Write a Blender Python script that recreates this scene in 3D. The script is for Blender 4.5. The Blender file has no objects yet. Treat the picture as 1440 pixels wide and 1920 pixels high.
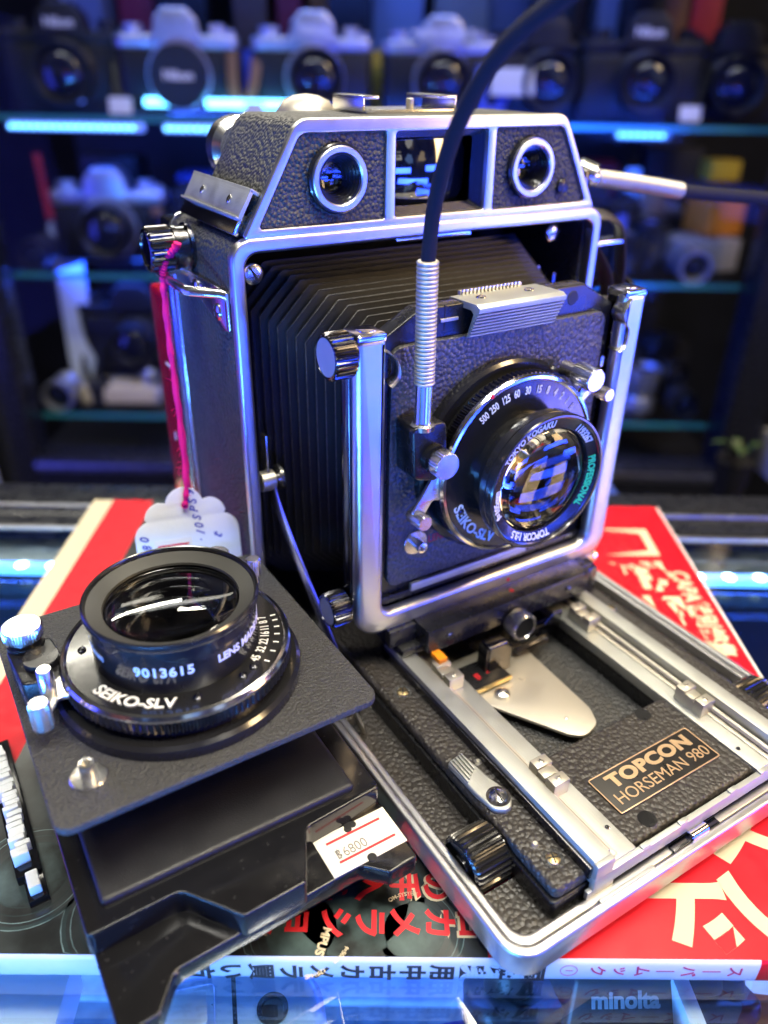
import bpy, bmesh, math, random
from math import pi, sin, cos, radians, atan2, hypot
from mathutils import Vector, Matrix

sc = bpy.context.scene
col = sc.collection
S = 0.01                                   # everything below is written in centimetres
rnd = random.Random(7)

# ------------------------------------------------------------------ camera
cam_d = bpy.data.cameras.new('camera'); cam = bpy.data.objects.new('camera', cam_d); col.objects.link(cam)
sc.camera = cam
CX, CY, CZ = -14.83, -20.8, 17.68
yaw, pit, rol = 0.55908565, 0.51901272, 0.01753101
fw = Vector((sin(yaw) * cos(pit), cos(yaw) * cos(pit), -sin(pit)))
r0 = Vector((cos(yaw), -sin(yaw), 0)); u0 = r0.cross(fw)
rr = cos(rol) * r0 + sin(rol) * u0; uu = -sin(rol) * r0 + cos(rol) * u0
m = Matrix((rr, uu, -fw)).transposed().to_4x4(); m.translation = Vector((CX, CY, CZ)) * S
cam.matrix_world = m
cam_d.sensor_fit = 'VERTICAL'; cam_d.sensor_height = 36; cam_d.sensor_width = 27
cam_d.lens = 1472.2 / 1920 * 36
cam_d.clip_start = 0.005; cam_d.clip_end = 50
cam_d.dof.use_dof = True; cam_d.dof.focus_distance = 0.212; cam_d.dof.aperture_fstop = cam_d.lens / 4.0

# ------------------------------------------------------------------ world, lamps, exposure
w = bpy.data.worlds.new('World'); sc.world = w; w.use_nodes = True
nt = w.node_tree; nt.nodes.clear()
wo = nt.nodes.new('ShaderNodeOutputWorld'); bg = nt.nodes.new('ShaderNodeBackground')
tc = nt.nodes.new('ShaderNodeTexCoord'); sx = nt.nodes.new('ShaderNodeSeparateXYZ')
rp = nt.nodes.new('ShaderNodeValToRGB'); mr = nt.nodes.new('ShaderNodeMapRange')
nz = nt.nodes.new('ShaderNodeTexNoise'); mx = nt.nodes.new('ShaderNodeMix'); mx.data_type = 'RGBA'; mx.blend_type = 'MULTIPLY'
rp2 = nt.nodes.new('ShaderNodeValToRGB')
mr.inputs['From Min'].default_value = -1; mr.inputs['From Max'].default_value = 1
e = rp.color_ramp.elements
e[0].position = 0.0; e[0].color = (0.002, 0.008, 0.06, 1)
e[1].position = 1.0; e[1].color = (0.07, 0.066, 0.06, 1)
k = e.new(0.42); k.color = (0.002, 0.008, 0.06, 1)
k = e.new(0.60); k.color = (0.012, 0.012, 0.02, 1)
nz.inputs['Scale'].default_value = 6; nz.inputs['Detail'].default_value = 3
e = rp2.color_ramp.elements; e[0].position = 0.40; e[0].color = (0.25, 0.25, 0.25, 1); e[1].position = 0.62; e[1].color = (1.6, 1.55, 1.5, 1)
L = nt.links.new
L(tc.outputs['Generated'], sx.inputs[0]); L(sx.outputs['Z'], mr.inputs['Value']); L(mr.outputs[0], rp.inputs[0])
L(tc.outputs['Generated'], nz.inputs['Vector']); L(nz.outputs['Fac'], rp2.inputs[0])
mx.inputs['Factor'].default_value = 1; L(rp.outputs[0], mx.inputs['A']); L(rp2.outputs[0], mx.inputs['B'])
vo = nt.nodes.new('ShaderNodeTexVoronoi'); vo.inputs['Scale'].default_value = 9; vo.feature = 'F1'; vo.distance = 'CHEBYCHEV'
sv = nt.nodes.new('ShaderNodeSeparateColor'); pw = nt.nodes.new('ShaderNodeMath'); pw.operation = 'POWER'; pw.inputs[1].default_value = 9
bd_ = nt.nodes.new('ShaderNodeMapRange'); bd_.interpolation_type = 'SMOOTHSTEP'
bd_.inputs['From Min'].default_value = -.12; bd_.inputs['From Max'].default_value = .05
b2_ = nt.nodes.new('ShaderNodeMapRange'); b2_.interpolation_type = 'SMOOTHSTEP'; b2_.inputs['From Min'].default_value = .75; b2_.inputs['From Max'].default_value = .45
m1 = nt.nodes.new('ShaderNodeMath'); m1.operation = 'MULTIPLY'; m2 = nt.nodes.new('ShaderNodeMath'); m2.operation = 'MULTIPLY'; m3 = nt.nodes.new('ShaderNodeMath'); m3.operation = 'MULTIPLY'; m3.inputs[1].default_value = 1.3
cr = nt.nodes.new('ShaderNodeValToRGB'); cr.color_ramp.interpolation = 'CONSTANT'; ce = cr.color_ramp.elements
ce[0].color = (1, .75, .4, 1); ce[1].position = .3; ce[1].color = (.25, .45, 1, 1)
for po_, c_ in ((.5, (1, .95, .85, 1)), (.7, (.8, .25, .15, 1)), (.82, (.5, .7, 1, 1))): ce.new(po_).color = c_
va_ = nt.nodes.new('ShaderNodeMix'); va_.data_type = 'RGBA'; va_.blend_type = 'ADD'
L(tc.outputs['Generated'], vo.inputs['Vector']); L(vo.outputs['Color'], sv.inputs[0]); L(sv.outputs[0], pw.inputs[0]); L(sv.outputs[1], cr.inputs[0])
L(sx.outputs['Z'], bd_.inputs['Value']); L(sx.outputs['Z'], b2_.inputs['Value'])
L(bd_.outputs[0], m1.inputs[0]); L(b2_.outputs[0], m1.inputs[1]); L(m1.outputs[0], m2.inputs[0]); L(pw.outputs[0], m2.inputs[1]); L(m2.outputs[0], m3.inputs[0])
L(m3.outputs[0], va_.inputs['Factor']); L(mx.outputs['Result'], va_.inputs['A']); L(cr.outputs[0], va_.inputs['B']); L(va_.outputs['Result'], bg.inputs[0]); bg.inputs[1].default_value = 1.0; L(bg.outputs[0], wo.inputs[0])

def area(name, loc, target, sx_, sy_, power, color, spread=180):
    d = bpy.data.lights.new(name, 'AREA'); d.shape = 'RECTANGLE'; d.size = sx_ * S; d.size_y = sy_ * S
    d.energy = power; d.color = color; d.spread = radians(spread)
    o = bpy.data.objects.new(name, d); col.objects.link(o)
    o.location = Vector(loc) * S
    o.rotation_euler = (Vector(target) - Vector(loc)).to_track_quat('-Z', 'Y').to_euler()
    return o
BLUE = (0.025, 0.075, 1.0)
WARM = (1.0, 0.90, 0.70)
area('ceiling_tube_lamp', (30, -15, 125), (0, -6, 0), 120, 10, 4.5, WARM, 85)
area('ceiling_tube_lamp', (-22, -30, 125), (0, -6, 0), 120, 8, 5.0, (1.0, 0.97, 0.88), 85)
area('ceiling_tube_lamp', (10, 105, 88), (-6, -4, 2), 90, 3, 5.0, (1.0, 0.95, 0.80))
area('ceiling_tube_lamp', (48, 82, 96), (0, -6, 2), 70, 4, 6.0, (1.0, 0.94, 0.78))
area('ceiling_spot_lamp', (70, -70, 100), (0, -5, 0), 24, 24, 10.0, (1.0, 0.70, 0.36))
for z_, x_, y_, l_ in ((-24, 0, -84, 34), (-22, 52, -66, 44), (-8, 24, -80, 52), (-10, 78, -48, 30), (6, 6, -86, 30), (8, 58, -62, 40)):
    area('case_strip_lamp', (x_, y_, z_), (0, -4, 7), l_, 7, .60 * l_ / 40, BLUE, 75)
area('added_warm_light', (62, -58, 26), (0, -4, 8), 16, 26, .42, (1.0, 0.66, 0.30), 90)  # unseen light added for warm reflections in finder, lens and chrome
area('case_strip_lamp', (-48, -66, -6), (-6, -6, 5), 60, 24, 0.6, BLUE, 80)
area('case_strip_lamp', (-76, 36, -4), (-6, 3, 8), 80, 60, 6.0, (0.06, 0.075, 1.0))

sc.view_settings.view_transform = 'Standard'; sc.view_settings.look = 'None'
sc.view_settings.exposure = 0; sc.view_settings.gamma = 1
sc.render.engine = 'CYCLES'
cy = sc.cycles
cy.use_denoising = True; cy.max_bounces = 10; cy.transmission_bounces = 8; cy.transparent_max_bounces = 12
cy.caustics_reflective = False; cy.caustics_refractive = False; cy.sample_clamp_indirect = 6

# ------------------------------------------------------------------ materials
def nodes(name):
    mt = bpy.data.materials.new(name); mt.use_nodes = True
    t = mt.node_tree; b = t.nodes['Principled BSDF']
    return mt, t, b
def N(t, typ, **kw):
    n = t.nodes.new(typ)
    for k_, v in kw.items(): setattr(n, k_, v)
    return n
def mat(name, base, metal=0., rough=.5, bump=None, rvar=0., cvar=0., coat=0., spec=.5, nscale=900., dust=0.):
    mt, t, b = nodes(name)
    b.inputs['Base Color'].default_value = (*base, 1); b.inputs['Metallic'].default_value = metal
    b.inputs['Roughness'].default_value = rough; b.inputs['Coat Weight'].default_value = coat
    b.inputs['Coat Roughness'].default_value = .08; b.inputs['Specular IOR Level'].default_value = spec
    co = N(t, 'ShaderNodeTexCoord')
    if rvar:
        n = N(t, 'ShaderNodeTexNoise'); n.inputs['Scale'].default_value = nscale * .2; n.inputs['Detail'].default_value = 4
        r_ = N(t, 'ShaderNodeMapRange'); r_.inputs['From Min'].default_value = .3; r_.inputs['From Max'].default_value = .7
        r_.inputs['To Min'].default_value = max(.02, rough - rvar); r_.inputs['To Max'].default_value = rough + rvar
        t.links.new(co.outputs['Object'], n.inputs['Vector']); t.links.new(n.outputs['Fac'], r_.inputs['Value'])
        t.links.new(r_.outputs[0], b.inputs['Roughness'])
    if cvar or dust:
        n = N(t, 'ShaderNodeTexNoise'); n.inputs['Scale'].default_value = nscale * (.6 if dust else .1); n.inputs['Detail'].default_value = 6
        q = N(t, 'ShaderNodeValToRGB'); q.color_ramp.elements[0].position = .35; q.color_ramp.elements[1].position = .7
        if dust:
            q.color_ramp.elements[0].position = .62; q.color_ramp.elements[1].position = .78
            q.color_ramp.elements[0].color = (*base, 1); q.color_ramp.elements[1].color = (*[min(1, c + dust) for c in base], 1)
        else:
            q.color_ramp.elements[0].color = (*[c * (1 - cvar) for c in base], 1); q.color_ramp.elements[1].color = (*[min(1, c * (1 + cvar)) for c in base], 1)
        t.links.new(co.outputs['Object'], n.inputs['Vector']); t.links.new(n.outputs['Fac'], q.inputs[0])
        t.links.new(q.outputs[0], b.inputs['Base Color'])
    if bump:
        kind, scale, dist = bump
        bp = N(t, 'ShaderNodeBump'); bp.inputs['Distance'].default_value = dist * S; bp.inputs['Strength'].default_value = 1
        if kind == 'leather':
            nn = N(t, 'ShaderNodeTexNoise'); nn.inputs['Scale'].default_value = scale * .5; nn.inputs['Detail'].default_value = 2
            ad = N(t, 'ShaderNodeMix', data_type='VECTOR'); ad.inputs['Factor'].default_value = .0009
            va = N(t, 'ShaderNodeVectorMath', operation='MULTIPLY_ADD'); va.inputs[1].default_value = (.35 / scale,) * 3
            t.links.new(co.outputs['Object'], nn.inputs['Vector'])
            t.links.new(nn.outputs['Color'], va.inputs[0]); t.links.new(co.outputs['Object'], va.inputs[2])
            vo = N(t, 'ShaderNodeTexVoronoi', feature='SMOOTH_F1'); vo.inputs['Scale'].default_value = scale; vo.inputs['Smoothness'].default_value = .18
            t.links.new(va.outputs[0], vo.inputs['Vector'])
            iv = N(t, 'ShaderNodeMath', operation='MULTIPLY'); iv.inputs[1].default_value = -1
            t.links.new(vo.outputs['Distance'], iv.inputs[0]); t.links.new(iv.outputs[0], bp.inputs['Height'])
        elif kind == 'brush':
            mp = N(t, 'ShaderNodeMapping'); mp.inputs['Scale'].default_value = (1, .02, 1)
            nn = N(t, 'ShaderNodeTexNoise'); nn.inputs['Scale'].default_value = scale; nn.inputs['Detail'].default_value = 3
            t.links.new(co.outputs['Object'], mp.inputs[0]); t.links.new(mp.outputs[0], nn.inputs['Vector']); t.links.new(nn.outputs['Fac'], bp.inputs['Height'])
        else:
            nn = N(t, 'ShaderNodeTexNoise'); nn.inputs['Scale'].default_value = scale; nn.inputs['Detail'].default_value = 3
            t.links.new(co.outputs['Object'], nn.inputs['Vector']); t.links.new(nn.outputs['Fac'], bp.inputs['Height'])
        t.links.new(bp.outputs[0], b.inputs['Normal'])
    return mt
def emit(name, color, strength):
    mt, t, b = nodes(name)
    b.inputs['Base Color'].default_value = (.5, .5, .5, 1)
    b.inputs['Emission Color'].default_value = (*color, 1); b.inputs['Emission Strength'].default_value = strength
    return mt
def glassmat(name, tint=(1, 1, 1), rough=0., ior=1.5):
    mt, t, b = nodes(name)
    b.inputs['Base Color'].default_value = (*tint, 1); b.inputs['Transmission Weight'].default_value = 1
    b.inputs['Roughness'].default_value = rough; b.inputs['IOR'].default_value = ior
    return mt
def panemat(name, tint=(.9, .97, 1.), refl=.06, top=.6):
    mt = bpy.data.materials.new(name); mt.use_nodes = True; t = mt.node_tree; t.nodes.clear()
    o = N(t, 'ShaderNodeOutputMaterial'); tr = N(t, 'ShaderNodeBsdfTransparent'); gl = N(t, 'ShaderNodeBsdfGlossy'); mi = N(t, 'ShaderNodeMixShader')
    fr = N(t, 'ShaderNodeLayerWeight'); fr.inputs['Blend'].default_value = .25
    mu = N(t, 'ShaderNodeMapRange'); mu.inputs['To Min'].default_value = refl; mu.inputs['To Max'].default_value = top
    tr.inputs['Color'].default_value = (*tint, 1); gl.inputs['Roughness'].default_value = .02
    t.links.new(fr.outputs['Facing'], mu.inputs['Value']); t.links.new(mu.outputs[0], mi.inputs[0])
    t.links.new(tr.outputs[0], mi.inputs[1]); t.links.new(gl.outputs[0], mi.inputs[2]); t.links.new(mi.outputs[0], o.inputs[0])
    return mt

M = dict(
    chrome=mat('satin_chrome', (.62, .62, .63), 1, .34, rvar=.03),
    polish=mat('polished_chrome', (.78, .78, .79), 1, .15, rvar=.02),
    bright=mat('bright_nickel', (.80, .79, .76), 1, .24, rvar=.03),
    alu=mat('brushed_aluminium', (.48, .49, .46), .85, .50, ('brush', 5000, .0025), rvar=.06, cvar=.06),
    steel=mat('stainless_plate', (.62, .58, .50), .9, .50, rvar=.04),
    brass=mat('brass', (.75, .58, .28), 1, .3, rvar=.08),
    pewter=mat('nickel_silver_block', (.62, .59, .50), .9, .42, rvar=.05),
    leather=mat('black_leatherette', (.044, .044, .044), 0, .54, ('leather', 850, .085), rvar=.06, dust=.02),
    leatherbed=mat('bed_leatherette', (.036, .032, .029), 0, .44, ('leather', 700, .050), rvar=.06, dust=.02),
    leatherboard=mat('lens_board_hammer_finish', (.055, .055, .060), 0, .36, ('leather', 760, .045), rvar=.06),
    crackle=mat('wrinkle_paint', (.040, .040, .039), 0, .45, ('noise', 1300, .10), dust=.05, nscale=2600),
    black=mat('black_enamel', (.010, .010, .011), 0, .28, rvar=.08, dust=.015),
    blackm=mat('matte_black', (.008, .008, .009), 0, .55, rvar=.1),
    blackp=mat('black_anodised', (.012, .012, .013), .0, .22, coat=.4, rvar=.06),
    bchrome=mat('black_chrome', (.10, .10, .11), 1, .20, rvar=.06),
    gloss=mat('black_gloss_plastic', (.008, .008, .009), 0, .16, rvar=.06, dust=.02),
    plastic=mat('black_grained_plastic', (.014, .014, .015), 0, .46, ('noise', 2600, .012), rvar=.08, dust=.012),
    bellows=mat('bellows_cloth', (.005, .005, .006), 0, .45, ('noise', 2600, .012)),
    foldedge=mat('worn_fold_highlight', (.045, .043, .041), 0, .42, ('noise', 2600, .02), cvar=.6, nscale=6000),  # worn fold edges, lightened to paint in the edge highlights
    white=mat('white_paint', (.80, .80, .78), 0, .5),
    green=mat('green_paint', (.02, .55, .22), 0, .5),
    redp=mat('red_paint', (.75, .02, .03), 0, .5),
    orange=mat('orange_paint', (.9, .28, .01), 0, .45),
    gold=mat('engraved_copper_gold', (.72, .50, .30), .8, .38),
    plate=mat('name_plate_black', (.016, .014, .013), 0, .34, rvar=.08),
    glass=glassmat('lens_glass', (.97, .98, 1.0), 0., 1.6),
    finderglass=mat('finder_glass', (.01, .012, .015), 0, .015, coat=1.),
    cone=mat('grey_lens_cone', (.034, .034, .031), 0, .42),
    redgloss=mat('red_reflection_gloss', (.42, .006, .030), .1, .2, rvar=.06, coat=.5),  # red base colour paints in a reflection on the film back edge
    cloth=mat('cable_braid', (.010, .011, .022), 0, .75, ('noise', 5000, .02), spec=.25),
    paper=mat('tag_paper', (.86, .88, .86), 0, .7, ('noise', 900, .006), cvar=.03),
    label=mat('label_paper', (.82, .78, .68), 0, .6, cvar=.02),
    ink=mat('blue_ink', (.02, .03, .40), 0, .5),
    pencil=mat('faint_grey_ink', (.16, .15, .14), 0, .6),
    pink=mat('pink_yarn', (.95, .006, .22), 0, .85, ('noise', 5000, .02)),
    tan=mat('dark_strap_leather', (.030, .024, .022), 0, .38, ('noise', 2500, .02)),
)
M['finderglass'].node_tree.nodes['Principled BSDF'].inputs['IOR'].default_value = 2.6
# ------------------------------------------------------------------ mesh building
def Fr(o, u, v, w_):
    q = Matrix((Vector(u), Vector(v), Vector(w_))).transposed().to_4x4(); q.translation = Vector(o); return q
I4 = Matrix.Identity(4)
XZ = Fr((0, 0, 0), (1, 0, 0), (0, 0, 1), (0, -1, 0))      # drawing plane = front of the camera, w towards the viewer
def rpoly(pts, r, n=6):
    """polygon with rounded corners; r = one radius or one per corner"""
    out = []; k_ = len(pts)
    for i in range(k_):
        a, b, c = Vector(pts[i - 1]), Vector(pts[i]), Vector(pts[(i + 1) % k_])
        q = r[i] if isinstance(r, (list, tuple)) else r
        if q <= 0: out.append(tuple(b)); continue
        d1, d2 = (a - b), (c - b); l1, l2 = d1.length, d2.length; d1.normalize(); d2.normalize()
        ang = d1.angle(d2)
        if ang > 3.1: out.append(tuple(b)); continue
        tl = min(q / math.tan(ang / 2), l1 * .49, l2 * .49)
        p, s = b + d1 * tl, b + d2 * tl
        for j in range(n + 1):
            f_ = j / n
            out.append(tuple((1 - f_) ** 2 * p + 2 * f_ * (1 - f_) * b + f_ * f_ * s) if abs(ang - pi / 2) > .9 else tuple(_arc(b, d1, d2, tl, ang, f_)))
    return out
def _arc(b, d1, d2, tl, ang, f_):
    rad = tl * math.tan(ang / 2); bis = (d1 + d2).normalized(); ctr = b + bis * (rad / sin(ang / 2))
    p, s = b + d1 * tl - ctr, b + d2 * tl - ctr
    tot = p.angle(s); so = sin(tot)
    return ctr + p * (sin((1 - f_) * tot) / so) + s * (sin(f_ * tot) / so)
def rect(x0, x1, y0, y1, r=0, n=6): return rpoly([(x0, y0), (x1, y0), (x1, y1), (x0, y1)], r, n)
def circ(x, y, r, n=32): return [(x + r * cos(2 * pi * i / n), y + r * sin(2 * pi * i / n)) for i in range(n)]
CUR = [Vector((0, 0, 0))]

class MB:
    def __init__(s): s.v = []; s.f = []; s.mi = []; s.sm = []; s.mats = []
    def _m(s, mt):
        if mt not in s.mats: s.mats.append(mt)
        return s.mats.index(mt)
    def add(s, vs, fs, mt, T=I4, smooth=True):
        b = len(s.v); s.v += [T @ Vector(p) for p in vs]; i = s._m(mt)
        flip = T.determinant() < 0
        for f in fs:
            s.f.append([b + q for q in (reversed(f) if flip else f)]); s.mi.append(i); s.sm.append(smooth)
        return s
    def bm(s, bm, mt, T=I4):
        bmesh.ops.recalc_face_normals(bm, faces=bm.faces)
        bm.verts.index_update()
        if isinstance(mt, tuple):
            s.add([v.co.copy() for v in bm.verts], [[v.index for v in f.verts] for f in bm.faces], mt[0], T)
            j = s._m(mt[1]); nf = len(bm.faces)
            for k_, f in enumerate(bm.faces):
                if f.material_index: s.mi[len(s.mi) - nf + k_] = j
            bm.free(); return s
        s.add([v.co.copy() for v in bm.verts], [[v.index for v in f.verts] for f in bm.faces], mt, T); bm.free(); return s
    def box(s, x0, x1, y0, y1, z0, z1, mt, bev=.03, T=I4, seg=2):
        bm = bmesh.new(); bmesh.ops.create_cube(bm, size=1)
        for v in bm.verts: v.co = ((x0 + x1) / 2 + v.co.x * (x1 - x0), (y0 + y1) / 2 + v.co.y * (y1 - y0), (z0 + z1) / 2 + v.co.z * (z1 - z0))
        if bev: bmesh.ops.bevel(bm, geom=bm.edges[:], offset=min(bev, .45 * min(abs(x1 - x0), abs(y1 - y0), abs(z1 - z0))), segments=seg, profile=.6, affect='EDGES')
        return s.bm(bm, mt, T)
    def plate(s, outs, w0, w1, mt, T=I4, bev=.02, res=2):
        """flat outline(s) (holes allowed) extruded from w0 to w1 with rounded rims"""
        cu = bpy.data.curves.new('t', 'CURVE'); cu.dimensions = '2D'; cu.fill_mode = 'BOTH'
        th = w1 - w0; bev = min(bev, th * .45)
        cu.extrude = th / 2 - bev; cu.bevel_depth = bev; cu.offset = -bev; cu.bevel_resolution = res
        for o in outs:
            sp = cu.splines.new('POLY'); sp.points.add(len(o) - 1); sp.use_cyclic_u = True
            for p, q in zip(sp.points, o): p.co = (q[0], q[1], 0, 1)
        return s._curve(cu, mt, T @ Matrix.Translation((0, 0, (w0 + w1) / 2)))
    def _curve(s, cu, mt, T):
        ob = bpy.data.objects.new('t', cu); col.objects.link(ob)
        dg = bpy.context.evaluated_depsgraph_get(); ev = ob.evaluated_get(dg); me = ev.to_mesh()
        bm = bmesh.new(); bm.from_mesh(me); ev.to_mesh_clear()
        bpy.data.objects.remove(ob); bpy.data.curves.remove(cu)
        bmesh.ops.remove_doubles(bm, verts=bm.verts, dist=1e-5)
        bm.verts.index_update()
        s.add([v.co.copy() for v in bm.verts], [[v.index for v in f.verts] for f in bm.faces], mt, T); bm.free(); return s
    def lathe(s, prof, mt, T=I4, n=64, teeth=None, depth=.03):
        """prof: (r, h[, 'k']) ; 'k' rows are knurled with the given number of teeth"""
        if teeth: n = teeth * 4
        vs = []; fs = []
        for row in prof:
            for i in range(n):
                r = row[0]
                if len(row) > 2 and teeth and i % 4 in (2, 3): r -= depth
                a = 2 * pi * i / n; vs.append((r * cos(a), r * sin(a), row[1]))
        for j in range(len(prof) - 1):
            for i in range(n):
                k_ = (i + 1) % n; fs.append((j * n + i, j * n + k_, (j + 1) * n + k_, (j + 1) * n + i))
        if prof[0][0] > 1e-6: fs.append(tuple(range(n))[::-1])
        if prof[-1][0] > 1e-6: fs.append(tuple((len(prof) - 1) * n + i for i in range(n)))
        bm = bmesh.new(); bv = [bm.verts.new(v) for v in vs]
        for f in fs:
            try: bm.faces.new([bv[i] for i in f])
            except ValueError: pass
        bmesh.ops.remove_doubles(bm, verts=bm.verts, dist=1e-6)
        return s.bm(bm, mt, T)
    def ringlathe(s, prof, mt, T=I4, n=72, teeth=None, depth=.03):
        """closed profile (a loop) revolved: rings, tubes"""
        if teeth: n = teeth * 4
        vs = []; fs = []; q = len(prof)
        for row in prof:
            for i in range(n):
                r = row[0]
                if len(row) > 2 and teeth and i % 4 in (2, 3): r -= depth
                a = 2 * pi * i / n; vs.append((r * cos(a), r * sin(a), row[1]))
        for j in range(q):
            for i in range(n):
                k_ = (i + 1) % n; j2 = (j + 1) % q
                fs.append((j * n + i, j * n + k_, j2 * n + k_, j2 * n + i))
        bm = bmesh.new(); bv = [bm.verts.new(v) for v in vs]
        for f in fs: bm.faces.new([bv[i] for i in f])
        return s.bm(bm, mt, T)
    def cyl(s, p0, p1, r, mt, r1=None, bev=.02, n=32, teeth=None, depth=.03):
        p0, p1 = Vector(p0), Vector(p1); d = p1 - p0; h = d.length; d.normalize()
        a = d.orthogonal().normalized(); b = d.cross(a)
        r1 = r if r1 is None else r1; bev = min(bev, h * .4, r * .4)
        pr = [(0, 0), (r - bev, 0), (r, bev, 'k'), (r1, h - bev, 'k'), (r1 - bev, h), (0, h)]
        return s.lathe(pr, mt, Fr(p0, a, b, d), n, teeth, depth)
    def tube(s, pts, r, mt, n=12, sub=8, closed=False, flat=None, rfun=None):
        P_ = [Vector(p) for p in pts]; path = []
        k_ = len(P_)
        if k_ == 2 or sub == 1: path = P_ if sub == 1 else [P_[0].lerp(P_[1], i / sub) for i in range(sub + 1)]
        else:
            for i in range(k_ if closed else k_ - 1):
                g = lambda j: P_[j % k_] if closed else P_[max(0, min(k_ - 1, j))]
                a, b, c, d = g(i - 1), g(i), g(i + 1), g(i + 2)
                for j in range(sub):
                    t_ = j / sub
                    path.append(.5 * ((2 * b) + (c - a) * t_ + (2 * a - 5 * b + 4 * c - d) * t_ ** 2 + (3 * b - a - 3 * c + d) * t_ ** 3))
            if not closed: path.append(P_[-1])
        vs = []; fs = []; nn = len(path); ref = None
        for i, p in enumerate(path):
            t_ = (path[(i + 1) % nn] - path[i - 1]) if closed else (path[min(nn - 1, i + 1)] - path[max(0, i - 1)])
            t_.normalize()
            if ref is None: ref = t_.orthogonal().normalized() if flat is None else Vector(flat)
            ref = (ref - t_ * ref.dot(t_)).normalized(); bb = t_.cross(ref)
            rad = rfun(i / (nn - 1)) if rfun else r
            ra, rb = rad if isinstance(rad, tuple) else (rad, rad)
            for j in range(n):
                a = 2 * pi * j / n; vs.append(p + ref * (ra * cos(a)) + bb * (rb * sin(a)))
        for i in range(nn if closed else nn - 1):
            i2 = (i + 1) % nn
            for j in range(n):
                j2 = (j + 1) % n; fs.append((i * n + j, i * n + j2, i2 * n + j2, i2 * n + j))
        if not closed: fs.append(tuple(range(n))[::-1]); fs.append(tuple((nn - 1) * n + j for j in range(n)))
        return s.add(vs, fs, mt)
    def coil(s, p0, p1, r, mt, turns, wire, bend=None):
        """close-wound spring sleeve: a ribbed tube"""
        p0, p1 = Vector(p0), Vector(p1); pts = []; q = turns * 8
        for i in range(q + 1):
            t_ = i / q; p = p0.lerp(p1, t_)
            if bend: p = p + Vector(bend) * (4 * t_ * (1 - t_))
            pts.append(p)
        return s.tube(pts, r, mt, n=20, sub=1, rfun=lambda t_: r - wire * .5 + wire * .5 * abs(sin(pi * t_ * turns)) ** .7)
    def text(s, txt, size, mt, T, w=.006, align='CENTER', bold=0., sx=1., arc=None, wrap=None, space=1., shear=0.):
        cu = bpy.data.curves.new('t', 'FONT'); cu.body = txt; cu.size = size; cu.align_x = align; cu.align_y = 'CENTER'
        cu.offset = bold; cu.extrude = w / 2; cu.space_character = space; cu.resolution_u = 4; cu.shear = shear
        q = MB(); q._curve(cu, mt, I4)
        vs = []
        for p in q.v:
            x, y, z = p.x * sx, p.y, p.z + w / 2
            if arc:                      # (radius, start angle, direction): -1 = tops outwards, clockwise; +1 = tops inwards
                R, a0, dr = arc
                a = a0 + dr * x / R; rad = R + (y if dr < 0 else -y)
                vs.append((rad * cos(a), rad * sin(a), z))
            elif wrap:                   # (radius, angle): round a cylinder about the local w axis, y -> w
                R, a0 = wrap; a = a0 + x / R
                vs.append(((R + z) * cos(a), (R + z) * sin(a), y))
            else: vs.append((x, y, z))
        return s.add(vs, q.f, mt, T, smooth=False)
    def build(s, name, parent=None, ang=35):
        me = bpy.data.meshes.new(name)
        o0 = CUR[0]
        me.from_pydata([(p - o0) * S for p in s.v], [], s.f)
        for mt in s.mats: me.materials.append(mt)
        me.polygons.foreach_set('material_index', s.mi); me.polygons.foreach_set('use_smooth', s.sm)
        me.update(); me.set_sharp_from_angle(angle=radians(ang))
        o = bpy.data.objects.new(name, me); col.objects.link(o)
        if parent: o.parent = parent
        else: o.location = o0 * S
        return o

def tag(o, label, cat, group=None, kind=None):
    if label: o['label'] = label
    if cat: o['category'] = cat
    if group: o['group'] = group
    if kind: o['kind'] = kind
    return o
def thing(name, loc, label, cat, group=None):
    o = bpy.data.objects.new(name, None); col.objects.link(o)
    CUR[0] = Vector(loc); o.location = CUR[0] * S; o.empty_display_size = .02
    return tag(o, label, cat, group)
def screw(name, parent, c, n_, r, mt, kind='slot', label=None):
    n_ = Vector(n_).normalized(); a = n_.orthogonal().normalized(); b = n_.cross(a); c = Vector(c)
    q = MB(); q.lathe([(0, -.05), (r, -.05), (r, .03), (r * .9, .06), (r * .5, .085), (0, .09)], mt, Fr(c, a, b, n_), 28)
    ang = rnd.uniform(0, pi); T = Fr(c, a * cos(ang) + b * sin(ang), b * cos(ang) - a * sin(ang), n_)
    q.box(-r * .85, r * .85, -r * .1, r * .1, .07, .094, M['blackm'], 0, T)
    if kind == 'cross': q.box(-r * .1, r * .1, -r * .85, r * .85, .07, .0945, M['blackm'], 0, T)
    return q.build(name, parent)
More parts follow.
